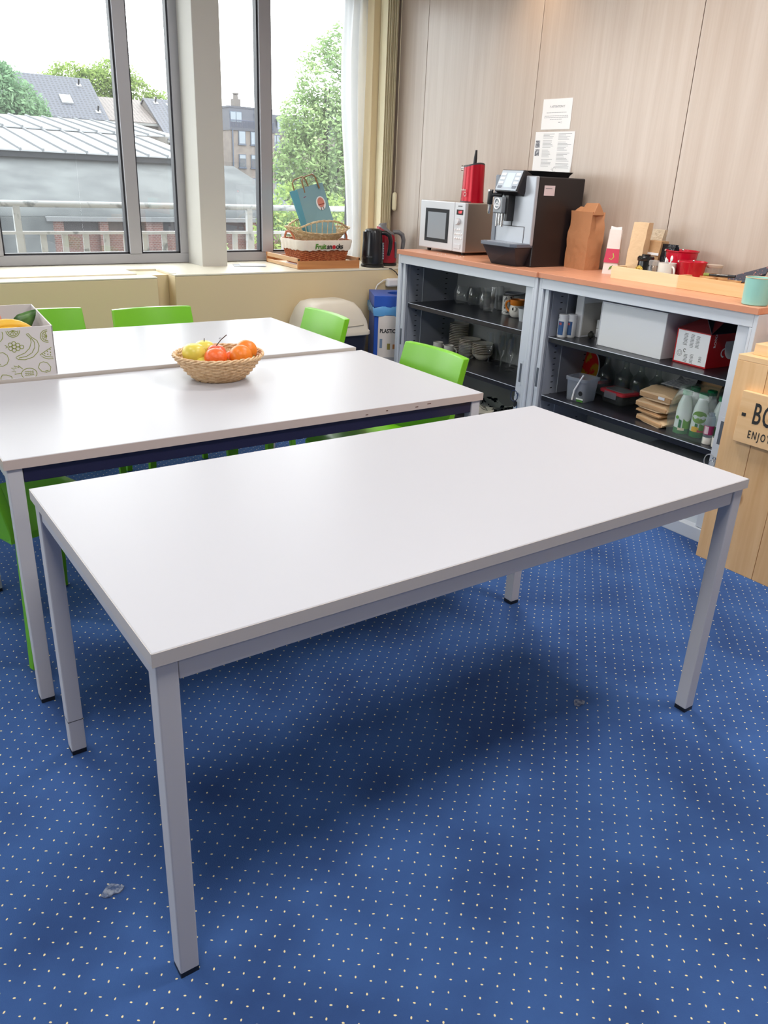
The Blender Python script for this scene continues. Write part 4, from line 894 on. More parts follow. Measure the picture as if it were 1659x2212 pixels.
MB().tube([(.0518*math.cos(a), .0518*math.sin(a), .104) for a in [2*PI*i/40 for i in range(40)]], .0016, 6, True).build('rim', mat('mug_rim_tan', rgb(214, 178, 140), .4), t, smooth=60)
MB().tube([(.048+.03*math.sin(a), -.012, .056+.034*math.cos(a)) for a in [PI*i/12 for i in range(13)]], .0045, 8).build('handle', M_MINT, t, smooth=60)

# ------------------------------------------------------------------ papers on the wood wall
t = thing('notice', 'white notice headed ATTENTION taped to the wood wall', 'notice', (RX1-.001, 1.8145, 1.707), FX)
B(-.109, .109, -.0006, 0, 0, .151).build('sheet', M_PAPER, t)
text('!! ATTENTION !!', .0155, M_INK, t, (0, -.001, .112), ext=.0001)
q = MB()
for z, w_ in ((.083, .075), (.067, .088), (.059, .09), (.05, .045)):
    n = int(w_*2/.012); 
    for k in range(n): q.box(-w_+.012*k*(2*w_/(n*.012)), -w_+.012*k*(2*w_/(n*.012))+.0095, -.0011, -.0006, z-.0014, z+.0014)
q.box(.02, .034, -.0011, -.0006, .033, .036)
q.build('print_lines', mat('pale_print', rgb(165, 165, 168), .8), t)
MB().ribbon(arc(.042, .0345, .004, .004, 0, 2*PI, 14), .0012, -.0008, True).build('smiley', mat('pale_print', rgb(165, 165, 168), .8), t)
t = thing('notice', 'white instruction sheet with two small photos above the coffee machine', 'notice', (RX1-.001, 1.81, 1.488), FX)
B(-.148, .148, -.0006, 0, 0, .208).build('sheet', M_PAPER, t)
MB().add([(.13, -.0006, 0), (.148, -.0006, 0), (.148, -.0006, .06), (.148, -.012, -.01)], [(0, 1, 3), (1, 2, 3)]).build('curled_corner', M_PAPER, t)
q = MB(); rnd = random.Random(2)
for k in range(26):
    z = .196-.0068*k
    if k % 7 != 4: q.box(-.085, -.085+rnd.uniform(.045, .085), -.0011, -.0006, z, z+.002)
    if k % 8 != 5: q.box(.03, .03+rnd.uniform(.05, .1), -.0011, -.0006, z, z+.002)
q.build('print_lines', mat('pale_print', rgb(165, 165, 168), .8), t)
for z in (.085, .128): B(-.14, -.107, -.0011, -.0006, z, z+.036).build('printed_photo', mat('photo_grey', rgb(110, 112, 118), .6, vary=(90, rgb(190, 190, 195), .5, .55)), t)
MB().ribbon([(.0, .02), (.012, .008), (.006, .026)], .002, -.0008).ribbon(arc(.024, .018, .008, .013, .3, 5.6), .002, -.0008).build('handwriting', M_INK, t)

# ------------------------------------------------------------------ wooden crate with sign
M_PINE = wood('pine_planks', rgb(214, 166, 112), rgb(236, 196, 146), 1., 'Z', .5, True, stretch=9)
t = thing('wooden_crate', 'pine plank counter box with a lettered sign on its front', 'crate', (3.645, -.374, 0), FX)
for i, (a, b) in enumerate(((-.465, -.335), (-.333, -.205), (-.203, -.07), (-.068, .065), (.067, .2), (.202, .335), (.337, .465))):
    B(a, b, 0, .022, 0, .84-.0).build('plank', M_PINE, t, bevel=.0015)
for s in (-1, 1):
    for k in range(3):
        x0, x1 = sorted((s*.465, s*.443)); B(x0, x1, .024+.178*k, .2+.178*k, 0, .838).build('plank', M_PINE, t, bevel=.0015)
M_PINEX = wood('pine_rail', rgb(222, 176, 122), rgb(238, 200, 152), 1., 'X', .5, True, stretch=9)
B(-.465, .465, -.0, .55, .84, .862).build('top_board', M_PINEX, t, bevel=.002)
B(-.43, .43, .04, .5, .862, .905).build('lid', M_PINEX, t, bevel=.002)
sg = B(-.402, .33, -.022, -.001, .535, .735).build('sign_board', M_PINEX, t, bevel=.002)
text('- BO', .115, M_INKB, sg, (-.388, -.0228, .655), align='LEFT', sx=.55, bold=.0012, space=1.12)
text('ENJOY', .042, M_INKB, sg, (-.345, -.0228, .575), align='LEFT', sx=.6, space=1.4, bold=.0004)
t = thing('cable', 'thin black coil of cable hanging beside the wooden crate', 'cable', (3.70, .10, .50))
MB().tube([(0, .004*math.sin(k*.9), .05-.006*k) for k in range(22)], .003, 6).build('cord', M_BLACK, t, smooth=60)
t = thing('orange_box', 'orange box standing on the crate at the right picture edge', 'box', (3.76, -.12, .905), FX)
B(-.10, .2, 0, .2, 0, .1).build('carton', mat('orange_card', rgb(214, 128, 60), .5), t, bevel=.003); B(-.101, .201, -.001, .201, .085, .101).build('lid', mat('orange_card_lid', rgb(222, 140, 72), .5), t, bevel=.002)

# ------------------------------------------------------------------ window sill things
SZ = .8545
M_ACACIA = wood('acacia', rgb(168, 106, 62), rgb(198, 138, 86), 1., 'X', .42, True, stretch=12)
M_ACACIAL = wood('acacia_light', rgb(196, 150, 104), rgb(226, 188, 146), 1., 'Y', .42, stretch=12)
t = thing('wooden_tray', 'brown wooden tray with side handles under the wicker baskets', 'tray', (3.585, 3.055, SZ), -.02)
wd, dp = .232, .47
B(-wd+.012, wd-.012, .014, dp-.014, .006, .014).build('base', M_ACACIAL, t)
bd = [(-wd, 0), (wd, 0), (wd, .045), (wd+.004, .066), (wd-.008, .068), (wd-.018, .05), (-wd+.018, .05), (-wd+.008, .068), (-wd-.004, .066), (-wd, .045)]
for y in (0, dp-.014): MB().prism(bd, y, y+.014).build('end_board', M_ACACIA, t, bevel=.0015)
for s in (-1, 1):
    x0, x1 = sorted((s*wd, s*(wd-.011)))
    B(x0, x1, .014, dp-.014, .002, .024).build('side_rail', M_ACACIAL, t, bevel=.002); B(x0, x1, .014, dp-.014, .04, .068).build('side_rail', M_ACACIAL, t, bevel=.003)
    k_ = MB().lathe([(.001, 0), (.006, 0), (.006, .002), (.001, .002)], 14).build('bolt', M_INKB, t, loc=(s*(wd-.004), -.0005, .058)); k_.rotation_euler = (PI/2, 0, 0)
t = thing('papers', 'loose white sheets lying in the wooden tray under the baskets', 'paper', (3.59, 3.24, SZ+.015), .15)
B(-.19, .18, -.13, .12, 0, .003).build('sheet', M_PAPER, t); q = B(-.15, .19, -.14, .10, .003, .006); q.build('sheet', mat('grey_sheet', rgb(120, 118, 120), .6), t)
t = thing('papers', 'two grey leaflets lying on the sill beside the pillar', 'paper', (3.135, 3.33, SZ), -.35)
B(-.10, .10, -.07, .07, 0, .003).build('sheet', mat('grey_leaflet', rgb(140, 142, 150), .4), t); MB().box(-.06, .11, -.05, .075, .003, .006).build('sheet', mat('white_leaflet', rgb(220, 222, 226), .4), t)

def weave_wall(path, rows, z_of, offs, r, amp, stakes, m, name, parent, n=5, flat=1.):
    """path(t, k) -> (x, y, z, nx, ny) closed outline; rows of over-under strands"""
    b = MB()
    for k in rows:
        pts = []
        N_ = stakes*4
        for i in range(N_):
            x, y, z, nx, ny = path(i/N_, k); d = amp*math.cos(PI*(i/4)+PI*k)
            pts.append((x+nx*d, y+ny*d, z))
        b.tube(pts, r, n, True, flat)
    return b.build(name, m, parent, smooth=60)
def rr_path(w_, d_, rad, t):
    """point and outward normal on a rounded rectangle, t in 0..1"""
    a, b = w_/2-rad, d_/2-rad; segs = [2*b, PI/2*rad, 2*a, PI/2*rad, 2*b, PI/2*rad, 2*a, PI/2*rad]; s = t*sum(segs)
    for i, L_ in enumerate(segs):
        if s <= L_ or i == 7: break
        s -= L_
    f = s/L_ if L_ else 0
    if i == 0: return (w_/2, -b+2*b*f, 1, 0)
    if i == 2: return (a-2*a*f, d_/2, 0, 1)
    if i == 4: return (-w_/2, b-2*b*f, -1, 0)
    if i == 6: return (-a+2*a*f, -d_/2, 0, -1)
    cx, cy, a0 = {1: (a, b, 0), 3: (-a, b, PI/2), 5: (-a, -b, PI), 7: (a, -b, 1.5*PI)}[i]
    th = a0+f*PI/2; return (cx+rad*math.cos(th), cy+rad*math.sin(th), math.cos(th), math.sin(th))
# brown basket with cloth liner
M_WICK = mat('brown_wicker', rgb(176, 94, 58), .5, vary=(60, rgb(205, 128, 84), .45, .6))
t = thing('wicker_basket', 'reddish brown wicker basket with white cloth liner reading Fruitsnacks', 'basket', (3.60, 3.26, SZ+.021), 0)
def pth(tt, k):
    v = k/21; w_ = .335+.06*v; d_ = .235+.045*v; x, y, nx, ny = rr_path(w_, d_, .035, tt); return (x, y, .004+.136*v, nx, ny)
weave_wall(pth, range(22), None, None, .0042, .0038, 44, M_WICK, 'weave', t)
b = MB()
for i in range(44):
    p0 = pth(i/44, 0); p1 = pth(i/44, 21.5); b.tube([p0[:3], p1[:3]], .003, 5)
b.build('stakes', M_WICK, t)
B(-.165, .165, -.105, .105, 0, .004).build('base', M_WICK, t)
def braid(b, f, n, r, rad):
    for ph in (0, 2*PI/3, 4*PI/3):
        pts = []
        for i in range(n):
            x, y, z, nx, ny = f(i/n); a = 2*PI*i/9+ph; pts.append((x+nx*rad*math.cos(a), y+ny*rad*math.cos(a), z+rad*math.sin(a)))
        b.tube(pts, r, 5, True)
bb = MB(); braid(bb, lambda u: (lambda p: (p[0], p[1], .004, p[3], p[4]))(pth(u, 0)), 120, .0042, .004); bb.build('foot_braid', M_WICK, t, smooth=60)
bb = MB(); braid(bb, lambda u: (lambda p: (p[0], p[1], .146, p[3], p[4]))(pth(u, 22)), 120, .0042, .0045); bb.build('rim_braid', M_WICK, t, smooth=60)
# liner folded over the rim
rings = []
for z, o in ((.03, -.02), (.13, -.012), (.152, 0), (.152, .008), (.142, .013), (.088, .014)):
    ring = []
    for i in range(96):
        v = min(max(z-.004, 0)/.136, 1.05); w_ = .335+.06*v; d_ = .235+.045*v; x, y, nx, ny = rr_path(w_, d_, .035, i/96)
        wob = (.003*math.sin(i*1.7)+.002*math.sin(i*.61)) if z < .145 else .001*math.sin(i)
        ring.append((x+nx*(o+wob*.5), y+ny*(o+wob*.5), z+wob*(1 if o > .01 else .3)-(.014 if (o > .014 and abs(ny) < .5) else 0)*0))
    rings.append(ring)
lin_ = MB().loft(rings, (False, False)).build('liner', mat('cotton_liner', rgb(232, 222, 208), .85, bump=(25, .4, .006)), t, smooth=60)
for (s, x, m) in (('Fruit', -.012, mat('letter_green', rgb(78, 140, 40), .7)), ('sn', .032, M_INKB), ('cks', .118, M_INKB)):
    text(s, .043, m, lin_, (x, -.1555, .113), align='RIGHT', bold=.0012, rot=(PI/2+.06, 0, 0), shear=.08)
k_ = MB().lathe([(.001, 0), (.0125, 0), (.0125, .0015), (.001, .0015)], 20).build('apple_mark', mat('apple_red', rgb(190, 28, 40), .5), lin_, loc=(.048, -.1552, .110)); k_.rotation_euler = (PI/2, 0, 0)
M_LEATH = mat('handle_cane', rgb(188, 104, 66), .45)
for s in (-1, 1):
    MB().tube([(s*.197, -.07, .135), (s*.203, -.06, .168), (s*.208, -.03, .196), (s*.21, 0, .2), (s*.208, .03, .196), (s*.203, .06, .168), (s*.197, .07, .135)], .0085, 8, flat=.7).build('handle', M_LEATH, t, smooth=60)
# pale basket on top
M_WICKP = mat('pale_wicker', rgb(206, 174, 128), .5, vary=(60, rgb(228, 204, 164), .45, .6))
t = thing('wicker_basket', 'pale cream wicker basket with wavy rim resting on the brown one', 'basket', (3.60, 3.24, SZ+.162), .0)
def rimz(u): 
    a = 2*PI*u; return .072+.022*math.cos(2*a)+.018*math.cos(4*a)
def pth2(tt, k):
    a = 2*PI*tt; v = k/11; rx = .142+.062*v**.8+.014*v*v; ry = .08+.045*v**.8
    x = rx*math.cos(a); y = ry*math.sin(a); nx, ny = math.cos(a)*ry, math.sin(a)*rx; l = math.hypot(nx, ny); return (x, y, .004+v*.058+.012*v*v*math.cos(2*a), nx/l, ny/l)
weave_wall(pth2, range(12), None, None, .0032, .003, 36, M_WICKP, 'weave', t)
b = MB()
for i in range(36):
    a = 2*PI*i/36; p0 = pth2(i/36, 0); p1 = pth2(i/36, 11); zt = .004+.062+max(0, .05*math.cos(4*a/2+PI)+.012)+.018*abs(math.cos(a))
    b.tube([p0[:3], p1[:3], (p1[0]*1.07, p1[1]*1.07, zt)], .0028, 5)
b.build('stakes', M_WICKP, t)
def rimf(u):
    a = 2*PI*u; p = pth2(u, 11); zt = .004+.062+max(0, .05*math.cos(2*a+PI)+.012)+.018*abs(math.cos(a)); return (p[0]*1.07, p[1]*1.07, zt+.002, p[3], p[4])
bb = MB(); braid(bb, rimf, 110, .0036, .0042); bb.build('rim_braid', M_WICKP, t, smooth=60)
MB().lathe([(.001, 0), (.13, 0), (.136, .005), (.001, .006)], 36, sy=.57).build('base', M_WICKP, t)
# teal paper carrier bag
t = thing('paper_bag', 'teal paper carrier bag with brown handles leaning in the baskets', 'bag', (3.665, 3.30, SZ+.172), 0)
t.rotation_euler = (-.12, -.27, -.06)
M_TEAL = mat('teal_paper', rgb(134, 174, 184), .5, bump=(14, .25, .006)); M_TEALD = mat('teal_paper_shaded', rgb(86, 152, 172), .5, bump=(14, .3, .006))  # side panels get a darker teal as painted shading
hw, hd_, hh = .10, .05, .335
bp = MB(); bp.add([(-hw, -hd_, 0), (hw, -hd_, 0), (hw, -hd_+.02, hh), (-hw, -hd_+.0, hh)], [(0, 1, 2, 3)]); bp.build('front_panel', M_TEAL, t, solid=.0012)
bp = MB(); bp.add([(-hw, hd_, 0), (hw, hd_, 0), (hw, hd_, hh), (-hw, hd_, hh)], [(0, 1, 2, 3)]); bp.build('back_panel', M_TEAL, t, solid=.0012)
for s in (-1, 1):
    bp = MB(); i = .018 if s > 0 else -.035; bp.add([(s*hw, -hd_, 0), (s*hw-s*i*.3, 0, 0), (s*hw, hd_, 0), (s*hw, -hd_+(.02 if s > 0 else 0), hh), (s*hw-s*i, 0, hh), (s*hw, hd_, hh)], [(0, 1, 4, 3), (1, 2, 5, 4)]); bp.build('side_panel', M_TEALD, t, solid=.0012)
bp = MB(); bp.add([(-hw, -hd_, 0), (hw, -hd_, 0), (hw, hd_, 0), (-hw, hd_, 0)], [(0, 1, 2, 3)]); bp.build('bottom_panel', M_TEAL, t, solid=.0012)
M_HAND = mat('brown_handle_paper', rgb(150, 112, 74), .6)
for (y, dx) in ((-hd_+.006, .0), (hd_-.004, -.03)):
    MB().tube([(-.05+dx, y, hh-.03), (-.048+dx, y, hh+.045), (-.03+dx, y, hh+.062), (.035+dx, y, hh+.066), (.052+dx, y, hh+.045), (.062+dx, y, hh-.03)],   .0075, 6, flat=.6).build('handle', M_HAND, t)
q = MB().lathe([(.001, 0), (.034, 0), (.034, .001), (.001, .001)], 28, sy=1.3).build('sticker', M_WHITE, t, loc=(.045, -.0415, .215)); q.rotation_euler = (PI/2-.06, 0, 0)
q = MB().lathe([(.001, 0), (.024, 0), (.024, .001), (.001, .001)], 28, sy=1.3).build('sticker_print', mat('salmon_print', rgb(214, 138, 120), .5), t, loc=(.045, -.0432, .220)); q.rotation_euler = (PI/2-.06, 0, 0)
B(.022, .068, -.0456, -.0446, .205, .211).build('sticker_line', mat('rust_print', rgb(150, 70, 60), .5), t)
for x in (.036, .054): B(x-.002, x+.002, -.0465, -.0455, .172, .19).build('sticker_line', mat('dark_brown', rgb(80, 50, 45), .5), t)
MB().ribbon(arc(-.055, .245, .035, .035, PI*.45, PI*1.0, 14), .005, -.0475).ribbon([(-.10, .25), (-.088, .245), (-.075, .225)], .005, -.0475).build('scribble_print', mat('maroon_print', rgb(140, 70, 90), .5), t)
q = MB(); q.M = Matrix.Rotation(PI/2, 4, 'Z'); q.ribbon([(-.025, .075), (0, .1), (.025, .075), (0, .05)], .006, hw+.028, True); q.build('diamond_print', mat('salmon_print', rgb(214, 138, 120), .5), t)

# kettles
def kettle(label, loc, rz, m_body, m_trim, red=False):
    t = thing('kettle', label, 'kettle', loc, rz)
    MB().lathe([(.076, 0), (.08, .004), (.08, .016), (.072, .02)], 32).build('base', M_BLACK, t, smooth=30)
    rings = []
    for z, r, lean in ((.02, .074, 0), (.03, .077, 0), (.09, .074, 0), (.16, .067, 0), (.21, .061, 0), (.228, .058, 0)):
        rings.append([((r*math.cos(a))*(1+(.20*max(0, (z-.14)/.09)*max(0, -math.cos(a))**4)), r*math.sin(a), z+(0.03*(z/.228)**2*(-math.cos(a)) if red else 0)) for a in [2*PI*i/32 for i in range(32)]])
    MB().loft(rings).build('body', m_body, t, smooth=40)
    MB().loft([[(r*math.cos(a), r*math.sin(a), z+(0.03*(-math.cos(a)) if red else 0)) for a in [2*PI*i/32 for i in range(32)]] for r, z in ((.06, .225), (.057, .238), (.045, .246), (.02, .25), (.001, .251))]).build('lid', m_trim, t, smooth=40)
    MB().tube([(.045, 0, .222), (.085, 0, .222), (.112, 0, .205), (.122, 0, .17), (.118, 0, .12), (.108, 0, .075)], [.013, .016, .016, .015, .014, .010], 10).build('handle', m_trim, t, smooth=60)
    g = B(.060, .0735, -.048, -.03, .05, .16).build('water_gauge', mat('gauge_grey', rgb(95, 98, 104), .2), t, bevel=.003); g.rotation_euler = (0, -.03, 0)
    return t
M_KB = mat('kettle_black', (.014, .014, .018), .2)
t = kettle('black electric kettle on the sill', (3.955, 3.10, SZ), -.45, M_KB, M_KB)
text('BOSCH', .012, M_INK, t, (-.032, -.0735, .07), (PI/2, 0, -.4))
q = MB(); 
for k in range(6): q.box(-.004, .004, -.0492, -.048, .06+.016*k, .0615+.016*k)
q.build('gauge_marks', M_WHITE, t, loc=(.066, 0, 0))
t = kettle('red and grey electric kettle behind the black kettle', (4.115, 3.175, SZ), -.5, mat('kettle_red', rgb(168, 26, 48), .3), mat('kettle_grey', rgb(116, 116, 120), .35), True)
t = thing('kettle_lead', 'black kettle lead drooping from the sill behind the cabinet', 'cord', (4.0, 3.0, .84))
MB().tube([(-.02, .02, .016), (.03, -.02, .012), (.06, -.035, -.01), (.09, -.04, -.05), (.12, -.05, -.09), (.16, -.06, -.13)], .0035, 6).build('cable', M_BLACK, t, smooth=60)
t = thing('power_strip', 'white power strip with white cord above the plastic bin', 'power strip', (4.05, 2.965, .735), 0)
B(-.065, .1, -.022, .02, .0, .055).build('housing', M_WHITE, t, bevel=.012)
MB().tube([(-.05, 0, .05), (-.09, .0, .045), (-.14, .0, .015), (-.16, 0, -.03)], .004, 6).build('cord', M_WHITE, t, smooth=60)

# ------------------------------------------------------------------ bins
t = thing('waste_bin', 'dark bin with cream dome lid under the window', 'bin', (3.415, 2.775, 0), 0)
def rr2(w_, d_, z, r=.05, oy=0): return [(x, y+oy, z) for x, y in rrect(w_, d_, r)]
MB().loft([rr2(.34, .26, 0), rr2(.35, .27, .02), rr2(.42, .32, .50)]).build('body', mat('bin_navy', rgb(38, 42, 60), .45), t, smooth=40)
M_BINL = mat('bin_cream', rgb(216, 208, 194), .45)
ld = MB().loft([rr2(.435, .335, .495), rr2(.45, .35, .50), rr2(.45, .35, .52), rr2(.435, .335, .53), rr2(.42, .32, .58, .05), rr2(.37, .27, .645, .05, .01), rr2(.31, .22, .685, .05, .02), rr2(.22, .14, .70, .04, .025)]).build('lid', M_BINL, t, smooth=45)
MB().tube([(.13, -.10, .664), (.16, -.165, .56), (.0, -.168, .555), (-.16, -.165, .56), (-.13, -.10, .664), (0, -.096, .668)], .0025, 5, True).build('flap_outline', mat('bin_groove', rgb(178, 170, 156), .5), ld)
t = thing('plastic_bin', 'blue recycling bin with white sheet reading PLASTIC', 'bin', (3.905, 2.755, 0), -.47)
M_BLUE = mat('bin_blue', rgb(40, 84, 178), .4)
B(-.145, .145, -.145, .145, 0, .665).build('body', M_BLUE, t, bevel=.004)
b = MB(); n = 24
ring = [(.03+.075*math.cos(2*PI*i/n), .075*math.sin(2*PI*i/n)) for i in range(n)]
sqo = []
for i in range(n):
    c, s = math.cos(2*PI*i/n), math.sin(2*PI*i/n); k = .150/max(abs(c), abs(s)); sqo.append((c*k, s*k))
b.loft([[(x, y, .655) for x, y in sqo], [(x, y, .725) for x, y in sqo], [(x, y, .725) for x, y in ring], [(x, y, .66) for x, y in ring]], (False, False))
b.build('lid', M_BLUE, t, bevel=.002)
MB().lathe([(.001, 0), (.074, 0), (.074, .002), (.001, .002)], 24, at=(.03, 0, .667)).build('opening', mat('hole_dark', (.01, .015, .03), .8), t)
rnd = random.Random(5); rings = []
for z, o in ((.605, .152), (.63, .158), (.648, .154), (.656, .15)):
    rings.append([((1 if abs(c) > .99 else 1)*x+rnd.uniform(-.004, .004), y+rnd.uniform(-.004, .004), z+rnd.uniform(-.012, .008)) for (x, y, c) in [(o*math.cos(a)/max(abs(math.cos(a)), abs(math.sin(a))), o*math.sin(a)/max(abs(math.cos(a)), abs(math.sin(a))), 0) for a in [2*PI*i/48 for i in range(48)]]])
MB().loft(rings, (False, False)).build('bag_rim', mat('blue_bag_film', rgb(96, 160, 214), .3), t, smooth=40)
sh = B(-.118, .12, -.1475, -.146, .16, .60).build('sheet', mat('bin_sheet', rgb(226, 216, 208), .6), t)
text('PLASTIC', .036, M_INKB, sh, (-.055, -.1482, .50), sx=.78, bold=.001)
B(-.105, -.088, -.149, -.1475, .39, .45).build('bottle_print', mat('bottle_print', rgb(120, 140, 165), .5), sh); B(-.055, -.035, -.149, -.1475, .38, .42).build('can_print', mat('olive_print', rgb(150, 135, 60), .5), sh); B(-.018, -.002, -.149, -.1475, .385, .415).build('carton_print', mat('rust_orange', rgb(190, 120, 60), .5), sh); B(-.105, -.005, -.149, -.1475, .27, .33).build('tray_print', mat('print_pale_grey', rgb(180, 176, 178), .5), sh)

# ------------------------------------------------------------------ fruit basket
M_RATT = mat('rattan', rgb(228, 194, 152), .55, vary=(70, rgb(206, 166, 122), .45, .62))
FBX, FBY = 1.905, 1.015
t = thing('fruit_basket', 'round woven basket full of fruit on the middle table', 'basket', (FBX, FBY, .74), .3)
def pth3(tt, k):
    a = 2*PI*tt; v = k/12; r = .082+.068*v**.75; return (r*math.cos(a)*1.06, r*math.sin(a)*.96, .004+.078*v, math.cos(a), math.sin(a))
weave_wall(pth3, range(13), None, None, .0042, .0032, 30, M_RATT, 'weave', t, 6)
b = MB()
for i in range(60): b.tube([pth3(i/60, 0)[:3], pth3(i/60, 6)[:3], pth3(i/60, 12.3)[:3]], .0028, 5)
b.build('stakes', M_RATT, t)
bb = MB(); braid(bb, lambda u: (lambda p: (p[0], p[1], .087, p[3], p[4]))(pth3(u, 12.5)), 110, .0036, .0045); bb.build('rim_braid', M_RATT, t, smooth=60)
bb = MB(); braid(bb, lambda u: (lambda p: (p[0], p[1], .005, p[3], p[4]))(pth3(u, 0)), 90, .0036, .004); bb.build('foot_braid', M_RATT, t, smooth=60)
MB().lathe([(.001, .002), (.085, .002), (.088, .006), (.001, .007)], 36).build('base', M_RATT, t)
M_ORG = mat('orange_peel', rgb(236, 122, 26), .38, bump=(160, .5, .0015), vary=(9, rgb(244, 148, 44), .4, .65)); M_TAN = mat('tangerine_peel', rgb(234, 104, 40), .38, bump=(110, .6, .002)); M_YEL = mat('yellow_apple_skin', rgb(226, 208, 86), .35, vary=(8, rgb(206, 200, 92), .4, .7)); M_PINKR = mat('red_apple_skin', rgb(222, 96, 62), .3, vary=(10, rgb(230, 136, 80), .45, .65))
M_STEM = mat('fruit_stem', rgb(70, 52, 36), .7)
def fruit(name, label, p, r, m, flat=.92, stem=None, navel=None):
    t = thing(name, label, name.replace('_', ' '), p)
    rings = []
    for k in range(13):
        a = PI*k/12; rr = r*max(math.sin(a), .02)*(1+.02*math.sin(3*a)); z = -math.cos(a)*r*flat
        if 'apple' in name: z -= .16*r*max(0, (math.sin(a) < .62))*(1 if k > 6 else -1)*(1-math.sin(a)/.62 if math.sin(a) < .62 else 0)
        rings.append([(rr*math.cos(2*PI*i/20), rr*math.sin(2*PI*i/20), z+r*flat) for i in range(20)])
    MB().loft(rings).build('skin', m, t, smooth=70)
    if stem: MB().tube([(0, 0, 2*r*flat*.9), (stem[0]*.5, stem[1]*.5, 2*r*flat+stem[2]*.5), (stem[0], stem[1], 2*r*flat+stem[2])], .0016, 6).build('stem', M_STEM, t)
    if navel is not None: MB().sphere((navel[0]*r, navel[1]*r, r*flat+navel[2]*r*flat), .005, 8, 6).build('stem_end', mat('stem_end', rgb(120, 130, 60), .7), t)
    return t
Z0 = .748
vd = Vector((-.5, -.84, 0)); rd = Vector((.81, -.58, 0))     # towards the viewer / to the right as seen from the front
def fp(a, b, z): p = rd*a-vd*b; return (FBX+p.x, FBY+p.y, z)
fruit('yellow_apple', 'yellow apple at the left front of the fruit basket', fp(-.085, -.02, .789), .042, M_YEL, .92)
fruit('yellow_apple', 'yellow apple behind the left front one', fp(-.06, .07, .787), .040, M_YEL, .92, (.002, .003, .004))
fruit('yellow_apple', 'yellow apple mostly buried in the middle of the basket', fp(.01, -.01, .757), .036, M_YEL, .92)
fruit('yellow_apple', 'small yellow apple peeking out below the left front one', fp(-.045, -.045, .765), .032, M_YEL, .92)
fruit('red_apple', 'orange red apple with long stem in the middle of the basket', fp(-.012, .035, .789), .036, M_PINKR, .9, (.035, -.015, .033))
fruit('tangerine', 'deep orange tangerine at the front of the fruit basket', fp(-.004, -.045, .783), .042, M_TAN, .86)
fruit('orange', 'orange with stem end facing the viewer at the right front', fp(.082, -.02, .788), .041, M_ORG, .94, None, (-.38, -.86, -.15))
fruit('orange', 'orange at the right rear of the basket', fp(.095, .05, .795), .040, M_ORG, .94, None, (.3, -.8, -.4))
fruit('tangerine', 'small tangerine between the red fruit and the oranges', fp(.045, .02, .775), .034, M_TAN, .88)

# ------------------------------------------------------------------ printed fruit box with groceries
t = thing('fruit_box', 'white cardboard box printed with green fruit outlines on the far table', 'box', (1.404, 1.245, .752), -.004)
BW, BD, BH = .40, .29, .168
M_CARD = mat('box_card', rgb(214, 208, 208), .6)
B(-BW, 0, 0, .004, .004, BH).build('front_wall', M_CARD, t)
B(-BW, 0, BD-.004, BD, .004, BH+.03).build('back_wall', M_CARD, t)
for x in (-.004, -BW): 
    MB().add([(x, 0, .004), (x+.004, 0, .004), (x+.004, BD, .004), (x, BD, .004), (x, 0, BH), (x+.004, 0, BH), (x+.004, BD, BH+.03), (x, BD, BH+.03)], [(0, 3, 2, 1), (4, 5, 6, 7), (0, 1, 5, 4), (1, 2, 6, 5), (2, 3, 7, 6), (3, 0, 4, 7)]).build('side_wall', M_CARD, t)
B(-BW, 0, 0, BD, 0, .004).build('base', M_CARD, t)
M_OL = mat('olive_print_line', rgb(140, 150, 60), .6); lw_ = .0022; Y = -.0005
def pr(nm, *polys):
    b = MB()
    for pts, cl in polys: b.ribbon(pts, lw_, Y, cl)
    b.build(nm, M_OL, t)
def S(px, py): return (-.205+(px/1403.)*.205*1.0, BH-(py-745)/1130*BH)   # print layout on the front wall
def P_(lst): return [S(*q) for q in lst]
def circ(px, py, rx, ry=None, a0=0, a1=2*PI, n=22): return [S(px+rx*math.cos(a0+(a1-a0)*k/(n-1)), py-(ry or rx)*math.sin(a0+(a1-a0)*k/(n-1))) for k in range(n)]
pr('banana_print', (P_([(815, 900), (860, 890), (920, 975), (1030, 1060), (1065, 1180), (1020, 1320), (900, 1430), (720, 1475), (570, 1455), (530, 1410), (560, 1385), (740, 1320), (850, 1220), (900, 1090), (890, 990), (830, 925)]), True), (P_([(905, 990), (970, 1090), (965, 1210), (890, 1330), (760, 1400), (590, 1425)]), False))
pr('apple_print', (P_([(140, 1310), (60, 1340), (25, 1410), (50, 1500), (130, 1565), (230, 1580), (320, 1540), (375, 1440), (350, 1340), (270, 1275), (210, 1280), (175, 1310)]), True), (P_([(140, 1310), (135, 1250), (180, 1205), (205, 1240), (190, 1285), (150, 1300)]), True), (P_([(60, 1400), (90, 1480), (190, 1545)]), False), (P_([(95, 1260), (135, 1300)]), False))
gl = [(445, 1115), (525, 1090), (607, 1130), (525, 1165), (445, 1200), (687, 1180), (600, 1215), (515, 1245)]
pr('grape_print', *[(circ(x, y, 42, 42, n=14), True) for x, y in gl], (P_([(330, 1115), (395, 1165), (340, 1185), (380, 1150)]), False))
pr('lemon_print', (circ(540, 800, 145, 150, PI*1.02, PI*1.98), False), (circ(540, 800, 110, 115, PI*1.02, PI*1.98), False), *[(P_([(540, 800), (540+100*math.cos(a), 800-100*math.sin(a))]), False) for a in (3.5, 4.1, 4.7, 5.3, 5.9)])
pr('lemon_print', (circ(1260, 975, 145, 140, PI*.45, PI*1.55), False), (circ(1260, 975, 108, 105, PI*.45, PI*1.55), False), *[(P_([(1260, 975), (1260+95*math.cos(a), 975-95*math.sin(a))]), False) for a in (1.9, 2.5, 3.1, 3.7, 4.3)])
